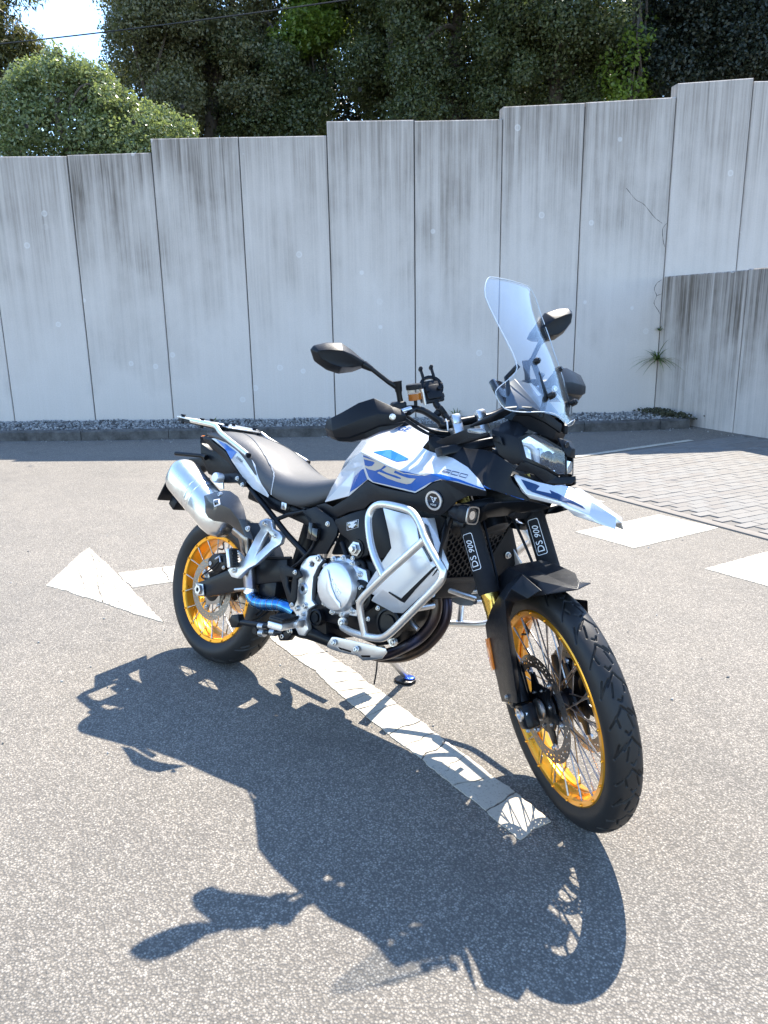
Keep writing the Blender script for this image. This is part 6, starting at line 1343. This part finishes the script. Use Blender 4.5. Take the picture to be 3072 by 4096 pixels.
# fog lamps
for sd in (-1, 1):
    a, b = Vector([(1.23,-0.19,0.8199)][0]), Vector([(1.33,-0.2,0.8387)][0])
    a = Vector((1.268, -.19, .862)); b = Vector((1.345, -.20, .858))
    c0_, c1_ = Vector([(1.239,-0.195,0.8231)][0]), Vector([(1.339,-0.205,0.8381)][0])
    if sd > 0: c0_.y *= -1; c1_.y *= -1
    d = Vector((.97, sd*.1, -.03)).normalized(); L = .085; c1_ = c1_; base = c1_-d*L
    rings = []
    M3 = orient_to(d)
    for t, r, ex in ((0, .010, 2), (.1, .020, 2), (.35, .025, 2.2), (.6, .027, 3), (.62, .028, 3.5), (.97, .028, 4), (1.0, .027, 4)):
        ring_ = []
        for k in range(24):
            th = 2*math.pi*(k+.5)/24; c, s_ = math.cos(th), math.sin(th); q = (abs(c)**ex+abs(s_)**ex)**(-1/ex); ring_.append(base+d*(L*t)+M3 @ Vector((r*c*q, r*s_*q, 0)))
        rings.append(ring_)
    fg = part('fog_lamp', loft(rings, True, True, 0, 35), 'black_plastic', ff)
    part('fog_rim', loft([[c1_+d*.001+M3 @ Vector((math.copysign(1, math.cos(t))*rr if False else rr*math.cos(t)*(abs(math.cos(t))**4+abs(math.sin(t))**4)**-.25, rr*math.sin(t)*(abs(math.cos(t))**4+abs(math.sin(t))**4)**-.25, h)) for t in [2*math.pi*(k+.5)/24 for k in range(24)]] for rr, h in ((.027, 0), (.027, .004), (.023, .004), (.023, 0))], False, True, 0, 30), 'disc_steel', fg)
    part('fog_glass', lathe([(0, .004), (.020, .002), (.0215, 0)], c1_, d, 24), 'lens_glass', fg)
    part('fog_reflector', lathe([(0, -.004), (.010, -.001), (.013, .0005)], c1_+d*.0012, d, 24), 'chrome', fg)
    part('fog_bracket', box(base+Vector((.03, -sd*.03, -.035)), (.04, .05, .02), None, .004), 'black_satin', ff)
# screen
rows = [(.100, 1.218, 1.574, 1.226, 1.576), (.119, 1.221, 1.565, 1.233, 1.568), (.142, 1.230, 1.540, 1.250, 1.545), (.159, 1.247, 1.496, 1.274, 1.502), (.157, 1.289, 1.430, 1.326, 1.434), (.146, 1.328, 1.370, 1.374, 1.374), (.141, 1.358, 1.325, 1.406, 1.328), (.143, 1.380, 1.283, 1.430, 1.284), (.160, 1.378, 1.255, 1.444, 1.256), (.190, 1.366, 1.224, 1.458, 1.226), (.212, 1.362, 1.200, 1.468, 1.202), (.208, 1.372, 1.176, 1.478, 1.172), (.190, 1.388, 1.155, 1.488, 1.142)]
NC = 17; G3 = []
for i, (w, xe, ze, xc, zc) in enumerate(rows):
    r_ = []
    for k in range(NC):
        u = -1+2*k/(NC-1); y = w*u; q = 1-u*u; x = xe+(xc-xe)*q; z = ze+(zc-ze)*q
        if i == len(rows)-1: z += .022*math.sin(math.pi*min(1, abs(u)*1.15))*(1-abs(u)**3) if abs(u) > .1 else 0
        r_.append(Vector((x+.006*u*max(0, (z-1.2)/.35), y, z+.011*u*max(0, (z-1.2)/.35))))
    G3.append(r_)
V = [p for r_ in G3 for p in r_]; F = [(i*NC+k, i*NC+k+1, (i+1)*NC+k+1, (i+1)*NC+k) for i in range(len(rows)-1) for k in range(NC-1)]
scr = part('windscreen', shell(V, F, .0035, 0, 60, 1, (1.2, 0, 1.2)), 'clear_screen')
edge = [r_[0] for r_ in G3]+G3[-1][1:-1]+[r_[-1] for r_ in reversed(G3)]+list(reversed(G3[0][1:-1]))
part('screen_edge', tube(curve_pts(edge, 2, True), .0014, 6, True), 'screen_edge' if 'screen_edge' in MAT else 'white_print', scr)
for sd in (-1, 1):
    for p in ((1.398, sd*.07, 1.315), (1.466, sd*.07, 1.217)):
        part('screen_screw', lathe([(0, .010), (.006, .010), (.007, .006), (.010, .004), (.010, -.012), (0, -.012)], p, (.8, 0, .45), 14), 'black_satin', scr)
    part('screen_bracket', tube([(1.386, sd*.07, 1.31), (1.445, sd*.07, 1.21), (1.44, sd*.075, 1.15)], .009, 8), 'black_satin', ff)
# dash behind the screen
DS_ = [(1.31, -.075, 1.245), (1.33, -.07, 1.26), (1.33, .07, 1.26), (1.31, .075, 1.245), (1.40, -.135, 1.165), (1.40, .135, 1.165), (1.44, -.06, 1.165), (1.44, .06, 1.165), (1.365, -.15, 1.13), (1.365, .15, 1.13)]
part('dash_shroud', shell(DS_, [(1, 2, 7, 6), (0, 1, 6, 4), (2, 3, 5, 7), (4, 6, 7, 5), (8, 4, 5, 9), (0, 4, 8), (3, 9, 5)], .006, .004, 18, 0, (1.25, 0, 1.1)), 'dash_grey' if 'dash_grey' in MAT else 'black_plastic', ff)
part('display', box((1.285, 0, 1.21), (.02, .17, .105), Matrix.Rotation(R(-38), 3, 'Y'), .006), 'black_gloss', ff)
both('dash_slot', plate([(1.386,-0.075,1.247),(1.393,-0.075,1.249),(1.432,-0.075,1.215),(1.426,-0.075,1.21)], (-.004, 0, 0), .001), 'bare_alloy', ff)
both('screen_post', tube([(1.365, -.11, 1.14), (1.31, -.085, 1.26), (1.34, -.075, 1.30)], .008, 8), 'black_satin', ff)
# bars and controls (all turn together)
hb_ = part('handlebar', None, None)
cen_ = [(1.185, -.083, 1.132), (1.187, -.04, 1.132), (1.187, 0, 1.132), (1.187, .04, 1.132), (1.185, .083, 1.132)]
rt_ = [(1.18, -.107, 1.142), (1.178, -.13, 1.163), (1.172, -.158, 1.186), (1.165, -.19, 1.197), (1.145, -.24, 1.199), (1.11, -.34, 1.193), (1.085, -.42, 1.187)]
bar = [(p[0], p[1]+.018, p[2]) for p in reversed(rt_)]+cen_+[(p[0], -p[1]+.018, p[2]) for p in rt_]
part('bar', ST(tube(curve_pts(bar, 4), [.0112]*8+[.014]*8+[.0112]*8, 14)), 'black_satin', hb_)
for sd in (-1, 1):
    m_ = lambda p: (p[0], p[1]*-sd+.018, p[2])
    g0, g1 = Vector(m_((1.138, -.255, 1.199))), Vector(m_((1.088, -.41, 1.188)))
    part('grip', ST(tube([g0, g0.lerp(g1, .02), g0.lerp(g1, .98), g1], [.014, .0165, .0165, .013], 16)), 'rubber', hb_)
    part('bar_end', ST(tube([g1, Vector(m_((1.078, -.435, 1.186)))], .014, 14)), 'bare_alloy', hb_)
    part('switch_gear', ST(box(m_((1.148, -.228, 1.200)), (.045, .045, .05), None, .008)), 'black_plastic', hb_)
    part('lever', ST(tube(curve_pts([m_((1.185, -.20, 1.20)), m_((1.185, -.26, 1.195)), m_((1.165, -.34, 1.185)), m_((1.14, -.41, 1.18))], 5), [.009, .007, .006, .006], 8)), 'bare_alloy', hb_)
    # silver bar clamps
    part('bar_clamp', ST(merge(box((1.195, sd*.043, 1.105), (.05, .034, .06), Matrix.Rotation(R(-25), 3, 'Y'), .006), box((1.187, sd*.043, 1.140), (.046, .032, .035), Matrix.Rotation(R(-25), 3, 'Y'), .008))), 'bare_alloy', hb_)
    # hand guard: curved shell in front of the grip
    rowsg = [[(1.203, -.236, 1.205), (1.200, -.268, 1.222), (1.186, -.315, 1.252), (1.165, -.36, 1.243), (1.140, -.405, 1.222), (1.112, -.440, 1.206), (1.085, -.452, 1.196)],
             [(1.222, -.230, 1.186), (1.222, -.265, 1.196), (1.212, -.315, 1.205), (1.192, -.36, 1.197), (1.166, -.405, 1.182), (1.130, -.446, 1.168), (1.085, -.460, 1.172)],
             [(1.218, -.232, 1.170), (1.222, -.265, 1.170), (1.214, -.315, 1.171), (1.196, -.36, 1.157), (1.168, -.405, 1.145), (1.130, -.442, 1.144), (1.085, -.455, 1.150)],
             [(1.210, -.236, 1.166), (1.214, -.268, 1.164), (1.203, -.315, 1.165), (1.185, -.36, 1.151), (1.157, -.403, 1.139), (1.121, -.437, 1.140), (1.085, -.450, 1.146)],
             [(1.212, -.238, 1.162), (1.216, -.268, 1.154), (1.209, -.315, 1.151), (1.189, -.355, 1.136), (1.157, -.397, 1.127), (1.121, -.428, 1.130), (1.085, -.444, 1.138)],
             [(1.190, -.242, 1.158), (1.190, -.27, 1.145), (1.178, -.312, 1.138), (1.158, -.350, 1.126), (1.130, -.390, 1.120), (1.104, -.418, 1.126), (1.085, -.430, 1.134)]]
    V = [m_(p) for r_ in rowsg for p in r_]; F = [(i*7+k, i*7+k+1, (i+1)*7+k+1, (i+1)*7+k) for i in range(5) for k in range(6)]
    hgd = part('hand_guard', ST(shell(V, F, .004, .0025, 14, 0, m_((1.10, -.33, 1.17)))), 'black_plastic', hb_)
    bolt(Vector(m_((1.2245, -.275, 1.190))), (1, sd*.12, .05), .0075, hgd, st=True)
    part('guard_stay', ST(tube([m_((1.175, -.185, 1.196)), m_((1.205, -.215, 1.19))], .008, 8)), 'black_plastic', hb_)
    # mirror
    st_ = [m_((1.150, -.220, 1.20)), m_((1.150, -.222, 1.245)), m_((1.150, -.222, 1.272))]
    part('mirror_stem', ST(tube(st_, [.010, .009, .011], 12)), 'black_satin', hb_)
    part('mirror_stem', ST(tube([m_((1.150, -.222, 1.268)), m_((1.142, -.250, 1.290)), m_((1.120, -.300, 1.345))], [.011, .0075, .0075], 12)), 'black_satin', hb_)
    part('mirror_joint', ST(tube([m_((1.124, -.290, 1.334)), m_((1.113, -.302-(.010 if sd < 0 else .02), 1.352))], [.0085, .0135], 14)), 'black_satin', hb_)
    part('mirror_joint', ST(tube([m_((1.150, -.222, 1.255)), m_((1.150, -.222, 1.288))], [.011, .014], 14)), 'black_satin', hb_)
    ms_ = -.008 if sd < 0 else -.028
    o0 = [(1.105, -.286, 1.352), (1.100, -.305, 1.372), (1.10, -.335, 1.404), (1.10, -.362, 1.427), (1.10, -.410, 1.434), (1.10, -.448, 1.431), (1.10, -.460, 1.420), (1.10, -.454, 1.384), (1.10, -.420, 1.352), (1.10, -.385, 1.335), (1.10, -.340, 1.334), (1.105, -.302, 1.342)]
    i0 = [(1.118, -.294, 1.355), (1.124, -.312, 1.368), (1.134, -.340, 1.388), (1.142, -.372, 1.404), (1.142, -.412, 1.412), (1.128, -.442, 1.414), (1.122, -.448, 1.408), (1.130, -.436, 1.388), (1.142, -.408, 1.368), (1.144, -.382, 1.356), (1.134, -.344, 1.350), (1.122, -.310, 1.350)]
    o0 = [(p[0], p[1]-ms_*sd, p[2]) for p in o0]; i0 = [(p[0], p[1]-ms_*sd, p[2]) for p in i0]
    mb0 = [(p[0]-.012, p[1], p[2]) for p in o0]
    part('mirror_shell', ST(bevelled(loft([[m_(p) for p in mb0], [m_(p) for p in o0], [m_(p) for p in i0]], True, True, 0, 25), .003, 2, 15)), 'mirror_black' if 'mirror_black' in MAT else 'black_plastic', hb_)
    cm = sum((Vector(m_(p)) for p in mb0), Vector())/12
    part('mirror_glass', ST(plate([cm+(Vector(m_(p))-cm)*.93+Vector((-.0008, 0, 0)) for p in mb0], (-.002, 0, 0), .0005)), 'chrome', hb_)
# brake fluid cup
cup = Vector((1.165, -.158, 1.222))
part('fluid_cup', ST(lathe([(.022, 0), (.0225, .002), (.0225, .034), (.0225, .036)], cup, (0, .0, 1), 28)), 'cup_plastic', hb_)
part('brake_fluid', ST(lathe([(0, .001), (.021, .001), (.021, .021), (0, .021)], cup, (0, 0, 1), 24)), 'brake_fluid', hb_)
part('cup_lid', ST(lathe([(.0235, .034), (.025, .036), (.025, .047), (.023, .050), (0, .050)], cup, (0, 0, 1), 28)), 'black_plastic', hb_)
part('cup_stay', ST(tube([cup+Vector((0, .026, .03)), cup+Vector((0, .030, -.02))], .005, 8)), 'bare_alloy', hb_)
part('cup_hose', ST(tube(curve_pts([cup+Vector((0, 0, .001)), cup+Vector((0, -.005, -.02)), cup+Vector((0, -.045, -.02)), cup+Vector((0, -.08, -.03))], 5), .006, 8)), 'black_plastic', hb_)
# phone holder on a ball arm
ph_ = part('phone_holder', None, hb_ and None)
pj = Vector((1.17, -.062, 1.150)); pk = Vector((1.148, -.085, 1.195))
part('ball_arm', ST(merge(tube([pj+Vector((.006, .01, -.02)), pj, pk, pk+Vector((-.004, -.003, .012))], [.013, .011, .011, .009], 12), box(pj.lerp(pk, .5), (.03, .02, .04), Matrix.Rotation(R(30), 3, 'X'), .006))), 'black_plastic', ph_)
part('arm_knob', ST(lathe([(.0, 0), (.012, 0), (.013, .01), (.010, .028), (0, .030)], pj.lerp(pk, .55), (-.1, -.85, -.5), 8)), 'black_plastic', ph_)
hc = Vector((1.13, -.088, 1.236)); hr = Matrix.Rotation(R(-28), 3, 'Y')
part('holder_back', ST(merge(box(hc, (.016, .068, .078), hr, .008), box(hc+Vector((.012, 0, 0)), (.012, .05, .05), hr, .006))), 'black_plastic', ph_)
part('holder_ring', ST(lathe([(.030, 0), (.040, 0), (.040, .008), (.030, .008)], hc+Vector((-.006, 0, .012)), hr @ Vector((1, 0, 0)), 24, True)), 'black_satin', ph_)
for q in (-.018, .018): part('holder_claw', ST(merge(box(hc+Vector((-.022, q, .056)), (.010, .009, .036), hr, .003), box(hc+Vector((-.032, q, .074)), (.022, .011, .012), hr, .004))), 'black_plastic', ph_)
for q in ((-.033, -.02), (.033, .012), (.033, -.02)): part('holder_claw', ST(box(hc+Vector((-.004, q[0], q[1])), (.026, .012, .018), hr, .004)), 'black_plastic', ph_)
for q in (-.02, .02): part('holder_screw', ST(lathe([(0, .008), (.007, .008), (.008, 0)], hc+Vector((.014, q, .008)), hr @ Vector((1, 0, 0)), 10)), 'black_satin', ph_)
part('cable_tie', ST(tube([(1.20, -.075, 1.115), (1.20, -.075, 1.14), (1.19, -.075, 1.15)], .0025, 6)), 'white_print', hb_)
# cables from the bars
cb1 = part('control_cables', None, None)
for dy, dz in ((0, 0), (.008, -.006), (-.006, -.012), (.004, -.018)):
    a = SROT @ (Vector((1.15, -.20+dy, 1.185+dz))-AXV)+AXV; b = SROT @ (Vector((1.16, -.12+dy, 1.12+dz))-AXV)+AXV; c = Vector((1.16, -.05+dy, 1.075+dz)); d = Vector((1.22, -.03+dy, 1.03+dz)); e = Vector((1.24, -.02+dy, .95))
    part('cable', tube(curve_pts([a, b, c, d, e], 6), .0048, 8), 'black_plastic', cb1)
part('front_loom', box((1.20, -.06, 1.02), (.12, .10, .09), None, .02), 'black_plastic', cb1)
